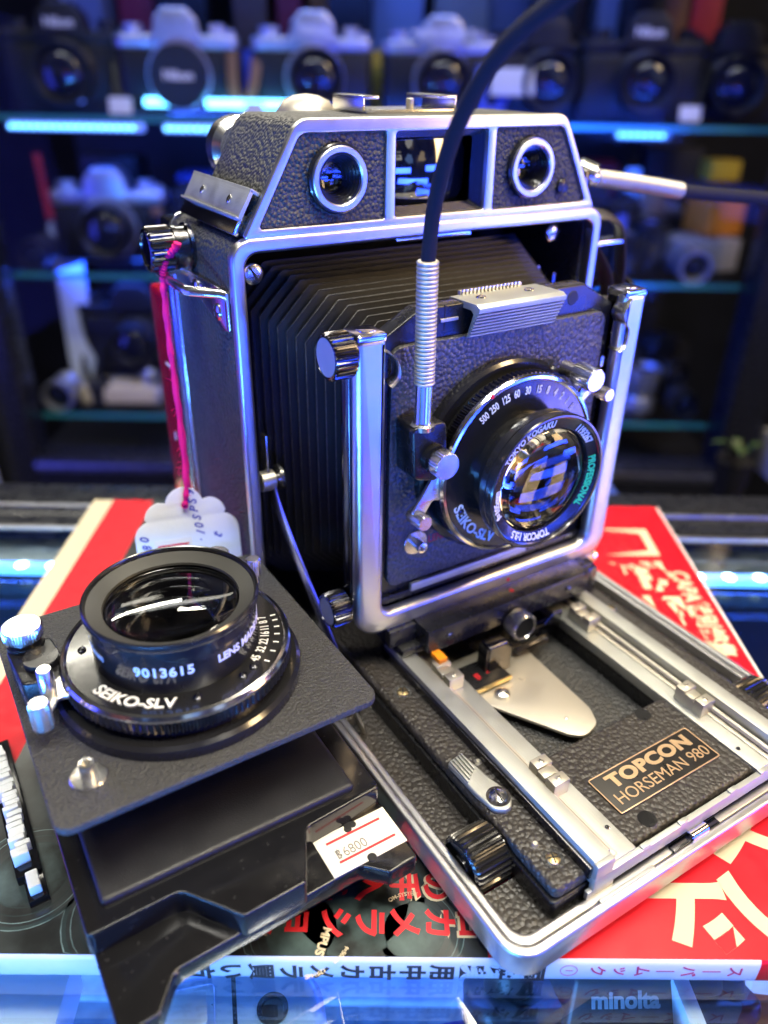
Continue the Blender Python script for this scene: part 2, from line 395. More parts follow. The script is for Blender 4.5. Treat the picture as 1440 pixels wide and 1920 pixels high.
# ------------------------------------------------------------------ leaf shutter with its lens board (used by both lenses)
def shutter(root, T, board, spare=False):
    """local frame: u right, v up, w out of the board face (w = 0); root gets the parts"""
    X = lambda u, v, w_: T @ Vector((u, v, w_))
    def Tl(u, v, w_=0): return T @ Matrix.Translation((u, v, w_))
    u0_, u1_, v0_, v1_ = board
    q = MB(); q.plate([rect(u0_, u1_, v0_, v1_, .38)], -.2, 0, M['crackle' if spare else 'leatherboard'], T, .03)
    bd = q.build('lens_board', root)
    q = MB(); q.lathe([(0, -.02), (3.12, -.02), (3.12, .28), (3.02, .36), (0, .36)], M['blackp'], T, 96); q.lathe([(2.72, .3), (2.72, .62), (0, .62)], M['black'], T, 96)
    sh = q.build('shutter_body', root)
    q = MB(); q.ringlathe([(2.5, .62), (2.90, .62, 'k'), (2.90, .92, 'k'), (2.5, .92)], M['bchrome'], T, teeth=110, depth=.05)
    q.build('speed_ring', root)
    q = MB(); q.ringlathe([(2.60, .93), (2.88, .93), (2.89, 1.02), (2.84, 1.10), (2.76, 1.12), (2.70, 1.06), (2.60, 1.06)], M['polish'], T, 128)
    q.build('bezel_ring', root)
    q = MB(); q.lathe([(0, .95), (2.70, .95), (2.70, 1.07), (1.72, 1.09), (1.70, .98), (0, .98)], M['blackp'], T, 128)
    fp = q.build('face_plate', root)
    q = MB()
    zt = 1.085
    Tt = T @ Matrix.Translation((0, 0, zt))
    for s_, a in (('500', 129), ('250', 119.5), ('125', 109), ('60', 99.5), ('30', 90), ('15', 80), ('8', 71), ('4', 63), ('2', 55.5), ('1', 48), ('B', 40.5)) if not spare else ():
        q.text(s_, .34, M['white'], Tt, .012, bold=.006, sx=.62, arc=(2.42, radians(a), -1))
    q.text('SEIKO-SLV', 0.44 if spare else .46, M['white'], Tt, .03 if spare else .012, bold=.012, sx=1.05, arc=(2.40, radians(225), 1))
    if not spare:
        q.text('V', .30, M['green'], Tt, .012, arc=(2.42, radians(262), 1)); q.text('X', .30, M['green'], Tt, .012, arc=(2.42, radians(271), 1))
        q.lathe([(0, .02), (.07, .02), (.06, .05), (0, .06)], M['redp'], T @ Matrix.Translation((2.82 * cos(radians(118)), 2.82 * sin(radians(118)), 1.08)), 16)
    else:
        for i, (s_, a) in enumerate((('45', -51), ('32', -42), ('22', -34), ('16', -26.5), ('11', -19.5), ('8', -13), ('7', -8))):
            a = radians(a); q.text(s_, .32, M['white'], Tt, .012, bold=.006, sx=.72, arc=(2.24, a, 1))
            q.box(2.48, 2.62, -.022, .022, 0, .014, M['white'], 0, Tt @ Matrix.Rotation(a, 4, 'Z'))
    q.build('engraved_lettering', fp)
    for a in ((28, 205) if not spare else (-58, 160, 262, 292)):
        a = radians(a); c = X(2.35 * cos(a), 2.35 * sin(a), 1.06)
        screw('screw', fp, c, T.to_3x3() @ Vector((0, 0, 1)), .11, M['bchrome'])
    # cable socket block and its thumb screw
    q = MB(); q.plate([rpoly([(-3.85, 2.0), (-2.75, 2.0), (-2.6, .6), (-3.0, .2), (-3.75, .4)], .18)], 0.02, .95, M['black'], T, .06)
    q.lathe([(0, .9), (.42, .9), (.42, 1.15), (0, 1.15)], M['black'], Tl(-3.15, 1.0), 28)
    bl = q.build('cable_socket_block', root)
    if not spare:
        q = MB(); q.lathe([(0, 1.1), (.26, 1.1), (.26, 1.22), (.40, 1.26, 'k'), (.40, 1.62, 'k'), (.37, 1.65), (0, 1.65)], M['bright'], Tl(-3.13, .98), teeth=30)
        q.build('thumb_screw', bl)
    if spare:
        q = MB(); q.lathe([(0, 1.9), (.34, 1.9), (.34, 2.12), (.50, 2.15, 'k'), (.50, 2.42, 'k'), (.46, 2.46), (0, 2.46)], M['bright'], Tl(-3.35, 1.95, -.9), teeth=40)
        q.lathe([(0, .9), (.46, .9), (.46, 1.95), (0, 1.95)], M['black'], Tl(-3.35, 1.95, -.9), 30)
        q.build('cocking_knob', bl)
    # aperture lever, cocking knobs
    q = MB(); q.plate([rpoly([(-2.72, .35), (-3.02, .40), (-3.52, -.35), (-3.80, -.75), (-3.45, -1.05), (-3.05, -.42), (-2.70, -.55)], .16)], .78, .92, M['bright'], T, .03)
    lv = q.build('aperture_lever', root)
    q = MB(); q.lathe([(0, .6), (.24, .6, 'k'), (.24, 1.28, 'k'), (.21, 1.32), (0, 1.32)], M['bright'], Tl(-3.55, -.88), teeth=24)
    if spare: q.lathe([(0, .9), (.2, .9), (.18, 1.5), (.16, 1.53), (0, 1.53)], M['bright'], Tl(-3.22, -.02), 24)
    q.build('lever_knob', lv)
    q = MB(); q.lathe([(0, .0), (.42, .0), (.42, .05), (.40, .07), (.17, .08), (.17, .45), (.10, .46), (.10, .35), (0, .35)], M['bright'], Tl(-3.0, -2.35), 32)
    q.build('flash_sync_socket', root)
    q = MB(); q.lathe([(0, .3), (.24, .3), (.24, .95), (0, .95)], M['bright'], Tl(2.12, 2.52), 24)
    q.lathe([(0, .9), (.36, .9, 'k'), (.36, 1.62, 'k'), (.33, 1.66), (0, 1.66)], M['bright'], Tl(2.12, 2.52), teeth=26)
    q.build('cocking_lever_knob', root)
    q = MB(); q.plate([rpoly([(2.3, 1.35), (2.55, 1.95), (3.05, 2.0), (3.05, 1.72), (2.75, 1.5), (2.62, 1.1)], .08)], .62, .76, M['bright'], T, .03)
    q.lathe([(0, .7), (.14, .7), (.14, .95), (.21, .97, 'k'), (.21, 1.5, 'k'), (.18, 1.53), (0, 1.53)], M['bright'], Tl(2.95, 1.86), teeth=20)
    q.build('speed_lever', root)
    return bd, fp

# ------------------------------------------------------------------ the folding camera
cam_root = thing('folding_camera', (0, -4, -1.15), 'large black and chrome folding camera with its bed dropped, standing on the red magazine', 'camera')
R = cam_root
Y_OUT = [(-6.45, 13.45), (6.45, 13.45), (4.70, 16.36), (-4.70, 16.36)]
# body shell: leather covered walls round a dark hollow
q = MB(); q.plate([rect(-6.80, 6.80, -.85, 13.42, .55), rect(-6.42, 6.42, -.45, 13.02, .3)], -5.05, -.24, M['leather'], XZ, .04)
body = q.build('body', R)
q = MB(); q.plate([rect(-6.42, 6.42, -.45, 13.02, .3)], -4.9, -4.6, M['blackm'], XZ, .01)
q.box(4.55, 4.7, .35, .8, 2, 11.6, M['bchrome'], .02); q.box(5.6, 5.72, .6, 1.0, 3, 11.2, M['bchrome'], .02)
q.build('bellows_chamber', body)
q = MB(); q.plate([rect(-6.90, 6.90, -.9, 13.50, .62), rect(-6.52, 6.52, -.5, 13.10, .40)], -.24, .16, M['chrome'], XZ, .09, 3)
q.build('front_frame', R)
q = MB(); q.box(-1.6, 1.2, -.1, .3, 12.98, 13.16, M['polish'], .04); q.build('bed_catch', R)
q = MB(); q.plate([rect(-6.92, 6.92, -.9, 13.52, .6), rect(-6.4, 6.4, -.4, 13.0, .3)], -5.22, -5.05, M['polish'], XZ, .05)
q.build('rear_frame', R)
q = MB(); q.box(-6.75, 6.75, 5.22, 6.6, -.7, 13.2, M['gloss'], .15); q.box(-6.2, 6.2, 6.6, 8.3, .5, 11.6, M['black'], .25)
bk = q.build('film_back', R)
q = MB(); q.box(-7.02, -6.76, 5.35, 5.75, 1.2, 11.6, M['polish'], .05); q.build('film_back_clip', bk)
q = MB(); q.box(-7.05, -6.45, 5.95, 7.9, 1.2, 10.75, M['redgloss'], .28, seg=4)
for i in range(0, 9, 3):
    q.box(-7.075, -7.04, 6.1 + rnd.random() * 1.3, 6.2 + rnd.random() * 1.35, 2 + i + rnd.random() * .5, 2.06 + i + rnd.random() * .6, M['white'], 0)
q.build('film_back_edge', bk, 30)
for c in ((-6.12, .30, 12.47), (5.55, .85, 12.55)):
    screw('corner_screw', body, c, (0, -1, 0), .30, M['bright'])

# viewfinder housing
def shrink(p, d):  # inward offset for the trapezoid
    return [(-6.45 + d * 1.55, 13.45 + d), (6.45 - d * 1.55, 13.45 + d), (4.70 - d * .68, 16.36 - d), (-4.70 + d * .68, 16.36 - d)]
out = rpoly(Y_OUT, [.12, .12, .55, .55], 8)
q = MB(); q.plate([out, rpoly(shrink(0, .22), [.1, .1, .4, .4], 8)], -3.95, -.12, M['leather'], XZ, .02)
hs = q.build('viewfinder_housing', R)
q = MB(); q.plate([out], -4.02, -3.9, M['polish'], XZ, .05); q.build('housing_rear_trim', hs)
WIN = rect(-1.66, 1.66, 13.72, 16.02, .1)
LP = rpoly([(-6.02, 13.70), (-2.0, 13.70), (-1.97, 16.04), (-4.68, 16.04)], [.08, .08, .08, .35]); RPn = [(-x, y) for x, y in LP][::-1]
q = MB(); q.plate([rpoly([(-6.50, 13.44), (6.50, 13.44), (4.74, 16.40), (-4.74, 16.40)], [.1, .1, .58, .58], 8), WIN, LP, RPn], -.14, .08, M['chrome'], XZ, .045)
bez = q.build('finder_bezel', hs)
for sg, h in ((-1, (-3.54, 14.87)), (1, (3.45, 14.86))):
    P_ = LP if sg < 0 else RPn
    q = MB(); q.plate([P_, circ(h[0], h[1], .68, 40)], -.16, -.02, M['leather'], XZ, .01)
    q.build('finder_leather', hs)
for h in ((-3.54, 14.87), (3.45, 14.86)):
    T = XZ @ Matrix.Translation((h[0], h[1], 0))
    q = MB(); q.ringlathe([(.67, -.1), (.93, -.1), (.93, .10), (.89, .13), (.67, .13)], M['blackp'], T)
    q.ringlathe([(.68, .12), (.87, .12), (.86, .21), (.83, .235), (.70, .235), (.66, .20)], M['chrome'], T)
    wi = q.build('rangefinder_ring', hs)
    prof = [(.67, .2)]
    for i in range(6): prof += [(.64 - i * .045, .17 - i * .11), (.625 - i * .045, .17 - i * .11)] + [(.625 - i * .045, .10 - i * .11)]
    prof += [(.36, -.62), (0, -.62), (0, -.7), (.72, -.7), (.72, .2)]
    q = MB(); q.ringlathe(prof, M['blackp'], T); q.build('window_tube', wi)
    q = MB(); q.lathe([(0, -.50), (.40, -.50), (.40, -.44), (.3, -.40), (.15, -.37), (0, -.36)], M['glass'], T, 40); q.build('window_lens', wi)
screw('retaining_screw', hs, (4.92, -.03, 14.22), (0, -1, 0), .24, M['black'])
# finder window: ribbed dark funnel, glass and the view through it
q = MB()
for i in range(7):
    a = i * .03; d = i * .055
    q.plate([rect(-1.74, 1.74, 13.62, 16.12), rect(-1.63 + a, 1.63 - a, 13.75 + a, 15.99 - a, .08)], -.12 - d - .06, -.12 - d, M['blackp'], XZ, .015)
q.plate([rect(-1.74, 1.74, 13.62, 16.12)], -3.6, -3.5, M['blackm'], XZ, .01)
q.box(-1.74, -1.72, .9, 3.55, 13.7, 16.0, M['blackm'], 0)
q.build('finder_funnel', hs)
q = MB(); bm = bmesh.new(); bmesh.ops.create_uvsphere(bm, u_segments=48, v_segments=24, radius=4.2 )
bmesh.ops.bisect_plane(bm, geom=bm.verts[:] + bm.edges[:] + bm.faces[:], plane_co=(0, -4.2 + .34, 0), plane_no=(0, -1, 0), clear_inner=True)
q.bm(bm, M['finderglass'], Matrix.Translation((0, 4.78, 14.87)))
q.v = [Vector((max(-1.5, min(1.5, p.x)), p.y, max(13.85, min(15.88, p.z)))) for p in q.v]
q.build('finder_glass', hs)
# accessory shoe on top
q = MB(); q.box(-1.5, 1.75, 1.9, 3.85, 16.36, 16.46, M['bright'], .02)
for a, b in ((-1.62, -1.02), (1.12, 1.86)):
    x0 = a if a < 0 else b
    q.box(min(x0, x0 + (.1 if a < 0 else -.1)), max(x0, x0 + (.1 if a < 0 else -.1)), 1.95, 3.8, 16.40, 16.82, M['bright'], .03)
    q.box(a, b, 1.95, 3.8, 16.74, 16.84, M['bright'], .03)
q.cyl((.25, 2.2, 16.42), (.25, 2.2, 16.76), .12, M['steel'])
q.build('accessory_shoe', hs)
q = MB(); q.cyl((-4.6, 4.1, 15.3), (-4.6, 5.0, 15.3), .95, M['bright'], bev=.2); q.build('eyepiece', hs)
q = MB(); q.lathe([(0, 0), (1.0, 0), (.98, .25), (.75, .55), (.4, .7), (0, .75)], M['steel'], Matrix.Translation((-2.0, 4.9, 16.05))); q.cyl((-2.0, 4.9, 15.4), (-2.0, 4.9, 16.1), .9, M['black'])
q.build('rear_dial', hs)
# side shoe on the slanted left cheek
sl = Vector((1.75, 0, 2.91)).normalized(); no = Vector((-2.91, 0, 1.75)).normalized()
TS = Fr((-6.45, 0, 13.45), (0, 1, 0), sl, no)
if TS.determinant() < 0: TS = Fr((-6.45, 0, 13.45), (0, 1, 0), sl, no)
q = MB(); q.box(.35, 4.7, .0, .62, .02, .22, M['polish'], .04, TS); q.box(.15, 4.55, .42, 1.28, .22, .34, M['alu'], .03, TS); q.box(.15, 4.55, 1.2, 1.3, .05, .34, M['alu'], .02, TS); q.box(.15, 4.55, .42, .48, .20, .42, M['alu'], .02, TS)
ss = q.build('side_shoe', hs)
for yy in (1.2, 3.3):
    q = MB(); q.lathe([(0, .32), (.13, .32), (.12, .37), (.05, .40), (0, .40)], M['polish'], TS @ Matrix.Translation((yy, .85, 0)), 20); q.build('rivet', ss)
q = MB(); q.box(6.3, 6.62, .4, 1.9, 13.65, 14.6, M['bchrome'], .1); q.build('shutter_release_housing', hs)
# winding knob, strap lug on the left side
q = MB(); TK = Fr((-6.8, 3.6, 12.72), (0, 1, 0), (0, 0, 1), (-1, 0, 0))
q.lathe([(0, 0), (.70, 0), (.70, .12), (.62, .13), (.62, .42), (.66, .44), (.66, .55), (.60, .56), (.60, .60), (.67, .62, 'k'), (.67, 1.28, 'k'), (.60, 1.34), (.5, 1.36), (.46, 1.30), (0, 1.30)], M['bchrome'], TK, teeth=22, depth=.05)
q.build('winding_knob', R)
SL = Fr((-6.80, 0, 0), (0, 1, 0), (0, 0, 1), (-1, 0, 0))
q = MB(); q.plate([rpoly([(.45, 12.0), (3.9, 12.0), (3.3, 11.45), (.95, 10.75), (.5, 10.85)], .12)], 0, .1, M['bright'], SL, .03)
q.plate([rect(.40, .62, 10.9, 12.0, .03)], .02, .12, M['bright'], SL, .03)
lug = q.build('strap_lug', R)
q = MB(); q.tube([(-6.78, .50, 11.7), (-6.84, .52, 11.88), (-7.0, .62, 11.95), (-7.62, 1.28, 11.95), (-7.72, 1.42, 11.95), (-7.75, 1.6, 11.95), (-7.75, 3.85, 11.95), (-7.72, 4.0, 11.95), (-7.6, 4.07, 11.95), (-6.95, 4.09, 11.95), (-6.75, 4.05, 11.85)], .1, M['bright'], n=14, sub=1, flat=(0, 0, 1), rfun=lambda t_: (.14, .085))
q.build('lug_loop', lug)
for c in ((-6.90, 1.25, 11.28), (-6.90, 3.0, 11.62)): screw('screw', lug, c, (-1, 0, 0), .26, M['polish'], 'cross')
# hand strap on the right
q = MB(); q.box(6.8, 8.6, .2, .95, 12.05, 12.2, M['bright'], .03)
q.build('strap_bar', R)
q = MB(); q.tube([(7.0, .9, 12.6), (7.35, .75, 13.0), (7.9, .6, 13.0), (8.5, .55, 12.6), (8.85, .55, 11.6), (9.05, .6, 10.4), (9.0, .7, 8.8)], .1, M['tan'], n=14, flat=(0, 1, 0), rfun=lambda t_: (.42, .13))
q.tube([(7.2, .9, 12.3), (7.7, .75, 11.7), (8.2, .6, 10.9), (8.45, .55, 10.0), (8.4, .7, 8.8)], .1, M['tan'], n=14, flat=(0, 1, 0), rfun=lambda t_: (.42, .12))
q.tube([(7.7, .05, 10.0), (8.5, -.1, 10.05), (9.2, .0, 10.25), (9.5, .6, 10.45), (9.2, 1.2, 10.5), (8.2, 1.3, 10.3), (7.6, .8, 10.1)], .1, M['tan'], closed=True, n=12, flat=(0, 0, 1), rfun=lambda t_: (.24, .09))
q.build('hand_strap', R)

# bellows
def pleat(y, hw, zb, zt, ch): return [(-hw + ch, y, zb), (hw - ch, y, zb), (hw, y, zb + ch), (hw, y, zt - ch), (hw - ch, y, zt), (-hw + ch, y, zt), (-hw, y, zt - ch), (-hw, y, zb + ch)]
q = MB(); rings = []; n_ = 15
for i in range(2 * n_ + 1):
    t_ = i / (2 * n_); yy = 2.2 + (-3.0 - 2.2) * t_
    hw = 6.05 + (4.05 - 6.05) * t_; zb = .9 + (3.3 - .9) * t_; zt = 12.35 + (11.05 - 12.35) * t_
    if i % 2: hw -= .58; zb += .58; zt -= .58
    rings.append(pleat(yy, hw, zb, zt, 1.1 if i % 2 == 0 else .6))
vs = [p for r_ in rings for p in r_]; fs = []
for i in range(len(rings) - 1):
    for j in range(8): fs.append((i * 8 + j, i * 8 + (j + 1) % 8, (i + 1) * 8 + (j + 1) % 8, (i + 1) * 8 + j))
bm = bmesh.new(); bv = [bm.verts.new(v) for v in vs]
for f in fs: bm.faces.new([bv[k_] for k_ in f])
ed = [e_ for e_ in bm.edges if len(e_.link_faces) == 2 and e_.calc_face_angle(0) > .6]
q.bm(bm, M['bellows']); bw = q.build('bellows', R, 20)
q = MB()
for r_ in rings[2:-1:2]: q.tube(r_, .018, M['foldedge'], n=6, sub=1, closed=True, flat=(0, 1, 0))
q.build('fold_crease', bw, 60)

# front standard
def upath(x0, x1, z0, z1, wd, wb): return rpoly([(x0, z1), (x0, z0), (x1, z0), (x1, z1), (x1 - wd, z1), (x1 - wd, z0 + wb), (x0 + wd, z0 + wb), (x0 + wd, z1)], [.2, .85, .85, .2, .12, .40, .40, .12], 8)
fs_ = MB(); fs_.plate([upath(-5.27, 5.22, 1.98, 11.62, .93, .74)], 3.66, 4.12, M['chrome'], XZ, .20, 4)
std = fs_.build('front_standard', R, 60)
q = MB(); q.plate([upath(-5.27, 5.22, 1.98, 11.55, .80, .6)], 3.18, 3.64, M['bchrome'], XZ, .05); q.build('rear_stiffener', std)
for xx in (-4.8, 4.76):
    q = MB(); q.box(xx - .44, xx + .44, -4.1, -3.2, 11.45, 11.72, M['polish'], .1, seg=3)
    q.box(xx - .2, xx + .2, -3.9, -3.5, 11.68, 11.75, M['polish'], .03)
    q.build('post_cap', std)
q = MB(); q.plate([rpoly([(-4.32, 2.75), (4.32, 2.75), (4.32, 11.25), (3.0, 12.0), (-3.0, 12.0), (-4.32, 11.25)], [.1, .1, .1, .2, .2, .1])], 2.95, 3.55, M['black'], XZ, .06)
for xx in (-2.55, 2.55): q.cyl((xx, -3.5, 11.62), (xx, -3.57, 11.62), .22, M['blackm'])
q.box(-2.2, -2.16, -3.56, -3.5, 11.3, 12.0, M['blackm'], 0); q.box(-2.35, -1.75, -3.62, -3.54, 11.55, 11.65, M['steel'], .03)
q.build('board_holder', std)
q = MB(); q.box(-3.15, 1.6, -3.86, -3.72, 3.02, 3.30, M['alu'], .03); q.box(-4.3, 4.3, -3.70, -3.3, 2.72, 3.0, M['black'], .03); q.build('board_ledge', std)
# spring clamp over the board
TC = Fr((0, 0, 0), (0, -1, 0), (0, 0, 1), (1, 0, 0))
cl = [(2.9, 12.02), (4.12, 12.06), (4.28, 11.98)]
rib = []
for i in range(8):
    t_ = i / 8; y_ = 4.26 - .40 * t_; z_ = 11.90 - .84 * t_
    rib += [(y_ + .02, z_), (y_ + .0, z_ - .055), (y_ - .09, z_ - .07), (y_ - .10, z_ - .09)]
cl = cl + rib + [(3.76, 11.06), (4.02, 11.78), (3.9, 11.86), (2.9, 11.84)]
if TC.determinant() < 0: TC = Fr((0, 0, 0), (0, -1, 0), (0, 0, 1), (-1, 0, 0))
q = MB(); q.plate([cl], -1.57, 1.57, M['alu'], TC, .006); 
cp = q.build('board_clamp', std, 25)
for xx in (-.9, .85):
    q = MB(); q.lathe([(0, 0), (.16, 0), (.15, .04), (.06, .07), (0, .07)], M['polish'], Matrix.Translation((xx, -3.45, 12.03)), 20); q.build('rivet', cp)
q = MB(); q.box(-1.25, 1.0, -2.95, -2.82, 11.9, 12.14, M['pewter'], .02); 
for i in range(16): q.box(-1.2 + i * .135, -1.13 + i * .135, -2.99, -2.94, 11.95, 12.17, M['polish'], .01)
q.build('clamp_spring', cp)
# locks on the posts
for z_, r_, yy in ((11.2, .62, -4.25), (3.05, .56, -3.95)):
    TK = Fr((-5.3, yy + .5, z_), (0, 1, 0), (0, 0, 1), (-1, 0, 0))
    q = MB(); q.lathe([(0, -.1), (r_ * .6, -.1), (r_ * .6, .05), (r_, .06, 'k'), (r_, .62, 'k'), (r_ - .05, .68), (r_ - .09, .70), (r_ - .10, .66), (0, .66)], M['bchrome'], TK, teeth=30, depth=.05)
    q.lathe([(0, .665), (r_ - .11, .665), (r_ - .12, .685), (0, .685)], M['alu'], TK, 48)
    q.build('lock_knob', std)
q = MB(); q.tube([(4.45, -3.95, 11.5), (4.2, -3.95, 11.1), (4.25, -3.95, 10.85), (4.5, -3.95, 10.55), (4.5, -3.95, 10.1), (4.25, -3.95, 9.85)], .05, M['bright'], n=10, flat=(0, 1, 0), rfun=lambda t_: (.28, .04)); q.build('release_spring', std)
q = MB(); q.tube([(-4.35, -4.0, 11.2), (-4.1, -4.05, 10.9), (-4.05, -4.05, 10.5), (-4.25, -4.0, 10.25)], .05, M['bright'], n=10, flat=(0, 1, 0), rfun=lambda t_: (.25, .04))
q.build('release_spring', std)
for a, b in ((9.25, 9.6), (6.2, 7.0)):
    q = MB(); q.box(3.98, 4.12, -3.75, -3.6, a, b, M['bright'], .02); q.build('board_catch', std)
# carriage under the standard
q = MB(); q.box(-3.9, 4.05, -4.62, -2.6, 1.13, 1.42, M['black'], .05); q.box(-4.2, 4.2, -4.3, -3.0, 1.40, 2.05, M['black'], .06)
q.box(3.7, 4.6, -4.4, -3.4, .75, 1.9, M['black'], .06); q.box(-3.2, 3.75, -4.3, -3.9, 1.0, 1.5, M['black'], .02)
car = q.build('carriage', R)
q = MB(); q.box(-3.2, 3.72, -5.0, -4.05, 1.28, 2.14, M['black'], .05); q.box(-3.0, 3.5, -4.1, -3.98, 2.05, 2.2, M['bchrome'], .03)
q.lathe([(0, 0), (.09, 0), (0, .03)], M['redp'], Matrix.Translation((.55, -4.5, 2.14)), 16); q.lathe([(0, 0), (.08, 0), (0, .03)], M['redp'], Fr((.7, -4.12, 2.3), (1, 0, 0), (0, 0, 1), (0, -1, 0)), 16)
br = q.build('shift_bar', car)
for xx in (-2.35, 2.75): screw('screw', br, (xx, -4.99, 1.72), (0, -1, 0), .13, M['bchrome'])
q = MB(); TK = Fr((.32, -4.95, 1.35), (1, 0, 0), (0, 0, 1), (0, -1, 0))
q.lathe([(0, 0), (.3, 0), (.3, .1), (.5, .12, 'k'), (.5, .62, 'k'), (.45, .68), (.42, .68), (.40, .64), (0, .64)], M['bright'], TK, teeth=36, depth=.05); q.lathe([(0, .645), (.39, .645), (.38, .66), (0, .66)], M['bchrome'], TK, 40); q.build('shift_lock_knob', car)
q = MB(); q.box(4.3, 5.0, -4.0, -3.1, 1.2, 1.95, M['brass'], .05); q.cyl((5.0, -3.6, 1.55), (5.35, -3.6, 1.55), .26, M['bright']); q.box(4.2, 4.7, -4.5, -4.0, .5, 1.75, M['bchrome'], .05)
q.build('tilt_lock', car)
q = MB(); q.plate([rpoly([(-1.35, 0.1), (-.35, .1), (-.35, 1.05), (-.6, 1.35), (-1.35, 1.35)], .08)], 5.35, 5.85, M['bchrome'], XZ, .08)
for i in range(6): q.box(-1.42, -1.30, -5.8 + i * .08, -5.76 + i * .08, .2, 1.25, M['black'], .01)
q.build('rail_lock_lever', car)
q = MB(); q.box(.2, 2.0, -5.35, -5.05, .55, .85, M['bchrome'], .04); q.cyl((.1, -5.5, .38), (1.5, -5.5, .38), .13, M['bchrome'], teeth=16)
q.plate([rpoly([(1.3, .3), (2.25, .1), (2.32, 1.15), (1.9, 1.2), (1.4, .75)], .06)], 5.2, 5.32, M['bchrome'], XZ, .03); q.build('link_bar', car)

# lens board, shutter and taking lens
TL_ = Fr((0, -3.72, 7.13), (1, 0, 0), (0, 0, 1), (0, -1, 0))
bd, fp = shutter(R, TL_, (-3.98, 3.93, -3.78, 3.98))
q = MB(); q.text('LENS MADE IN JAPAN', .36, M['redp'], TL_ @ Matrix.Translation((-2.5, -2.42, .0)), .008, align='LEFT', bold=.003, sx=.85); q.build('board_lettering', bd)
q = MB()
q.ringlathe([(1.45, .98), (1.74, .98), (1.74, 1.35), (1.80, 1.40), (1.80, 1.55), (2.04, 1.75), (2.10, 1.80), (2.10, 2.05), (2.06, 2.07), (2.10, 2.09), (2.10, 2.18), (2.13, 2.20), (2.13, 2.36), (2.10, 2.40), (2.04, 2.40), (2.02, 2.35), (1.98, 2.33), (1.98, 2.30), (1.95, 2.29), (1.67, 2.22), (1.65, 2.18), (1.63, 1.6), (1.50, 1.6)], M['blackp'], TL_, 128)
for i in range(5): q.ringlathe([(1.78, 1.36 + i * .04), (1.82, 1.37 + i * .04), (1.78, 1.39 + i * .04)], M['blackp'], TL_, 96)
lb = q.build('lens_barrel', R)
q = MB()
Tt = TL_
def conetext(txt, ang, mt, size=.31):
    q2 = MB(); q2.text(txt, size, mt, I4, .01, align='LEFT', bold=.009, sx=.80, arc=(1.805, radians(ang), -1))
    for p in q2.v:
        rad = hypot(p.x, p.y); p.z += 2.255 + (rad - 1.805) * (.07 / .28) + .006
    q.add(q2.v, q2.f, mt, TL_, False)
conetext('TOKYO KOGAKU', 150, M['white']); conetext('1193267', 58, M['white']); conetext('PROFESSIONAL', 14, M['green']); conetext('TOPCOR 1:3.5', -78, M['white']); conetext('f=105mm', -154, M['white'])
q.build('front_ring_lettering', lb)
q = MB(); q.lathe([(0, 1.62)] + [(1.62, 1.62), (1.62, 2.05)] + [(1.62 * cos(t_ * pi / 24), 2.05 + .42 * sin(t_ * pi / 24)) for t_ in range(1, 12)] + [(0, 2.47)], M['glass'], TL_, 64)
q.build('front_element', lb)
def innards(root, TT, r0, ztop, zbot):
    q = MB(); prof = []
    n_ = 7
    for i in range(n_):
        t_ = i / n_; prof += [(r0 * (1 - .55 * t_), ztop + (zbot - ztop) * t_), (r0 * (1 - .55 * t_) - .04, ztop + (zbot - ztop) * t_), (r0 * (1 - .55 * t_) - .05, ztop + (zbot - ztop) * (t_ + .8 / n_))]
    prof += [(0, zbot), (0, zbot - .05), (r0, zbot - .05)]
    q.ringlathe(prof, M['blackp'], TT); q.build('inner_baffle', root)
    q = MB(); q.lathe([(0, zbot + .3)] + [(r0 * .52 * sin(t_), zbot + .3 + .22 * cos(t_)) for t_ in [pi / 2 - i * pi / 24 for i in range(12)]] + [(0, zbot + .52)], M['glass'], TT, 48); q.build('inner_element', root)
innards(lb, TL_, 1.46, 1.55, .3)

# drop bed
q = MB(); q.plate([rect(-6.64, 6.64, -13.78, -.25, .75), rect(-6.40, 6.40, -13.52, -.4, .58)], -.82, 0, M['chrome'], I4, .07, 3)
q.plate([rect(-6.385, 6.385, -13.505, -.4, .56), rect(-6.16, 6.16, -13.26, -.5, .42)], -.8, -.05, M['chrome'], I4, .05, 3)
bed = q.build('bed', R)
KN = rect(-6.25, -4.98, -11.75, -10.05, .1); KN2 = [(-x, y) for x, y in KN][::-1]
q = MB(); q.plate([rect(-6.2, 6.2, -13.3, -.3, .4), KN, KN2], -.52, -.40, M['leatherbed'], I4, .01)
q.plate([rect(-6.3, 6.3, -13.4, -.3, .4), KN, KN2], -.84, -.54, M['black'], I4, .02)
q.build('bed_floor', bed)
UO = rpoly([(-5.05, -13.12), (5.05, -13.12), (5.05, -1.0), (2.45, -1.0), (2.45, -9.66), (-2.45, -9.66), (-2.45, -1.0), (-5.05, -1.0)], [.15, .15, .1, .1, .12, .12, .1, .1])
q = MB(); q.plate([UO], -.40, .22, M['black'], I4, .04); q.build('focusing_box', bed)
UI = rpoly([(-4.98, -13.08), (4.98, -13.08), (4.98, -1.0), (2.5, -1.0), (2.5, -9.72), (-2.5, -9.72), (-2.5, -1.0), (-4.98, -1.0)], [.2, .2, .1, .1, .12, .12, .1, .1])
q = MB(); q.plate([UI], .22, .60, M['leatherbed'], I4, .13, 3)
for x, y in ((-1.47, -12.72), (1.36, -9.98)): q.cyl((x, y, .58), (x, y, .612), .26, M['black']); 
q.build('box_leather', bed)
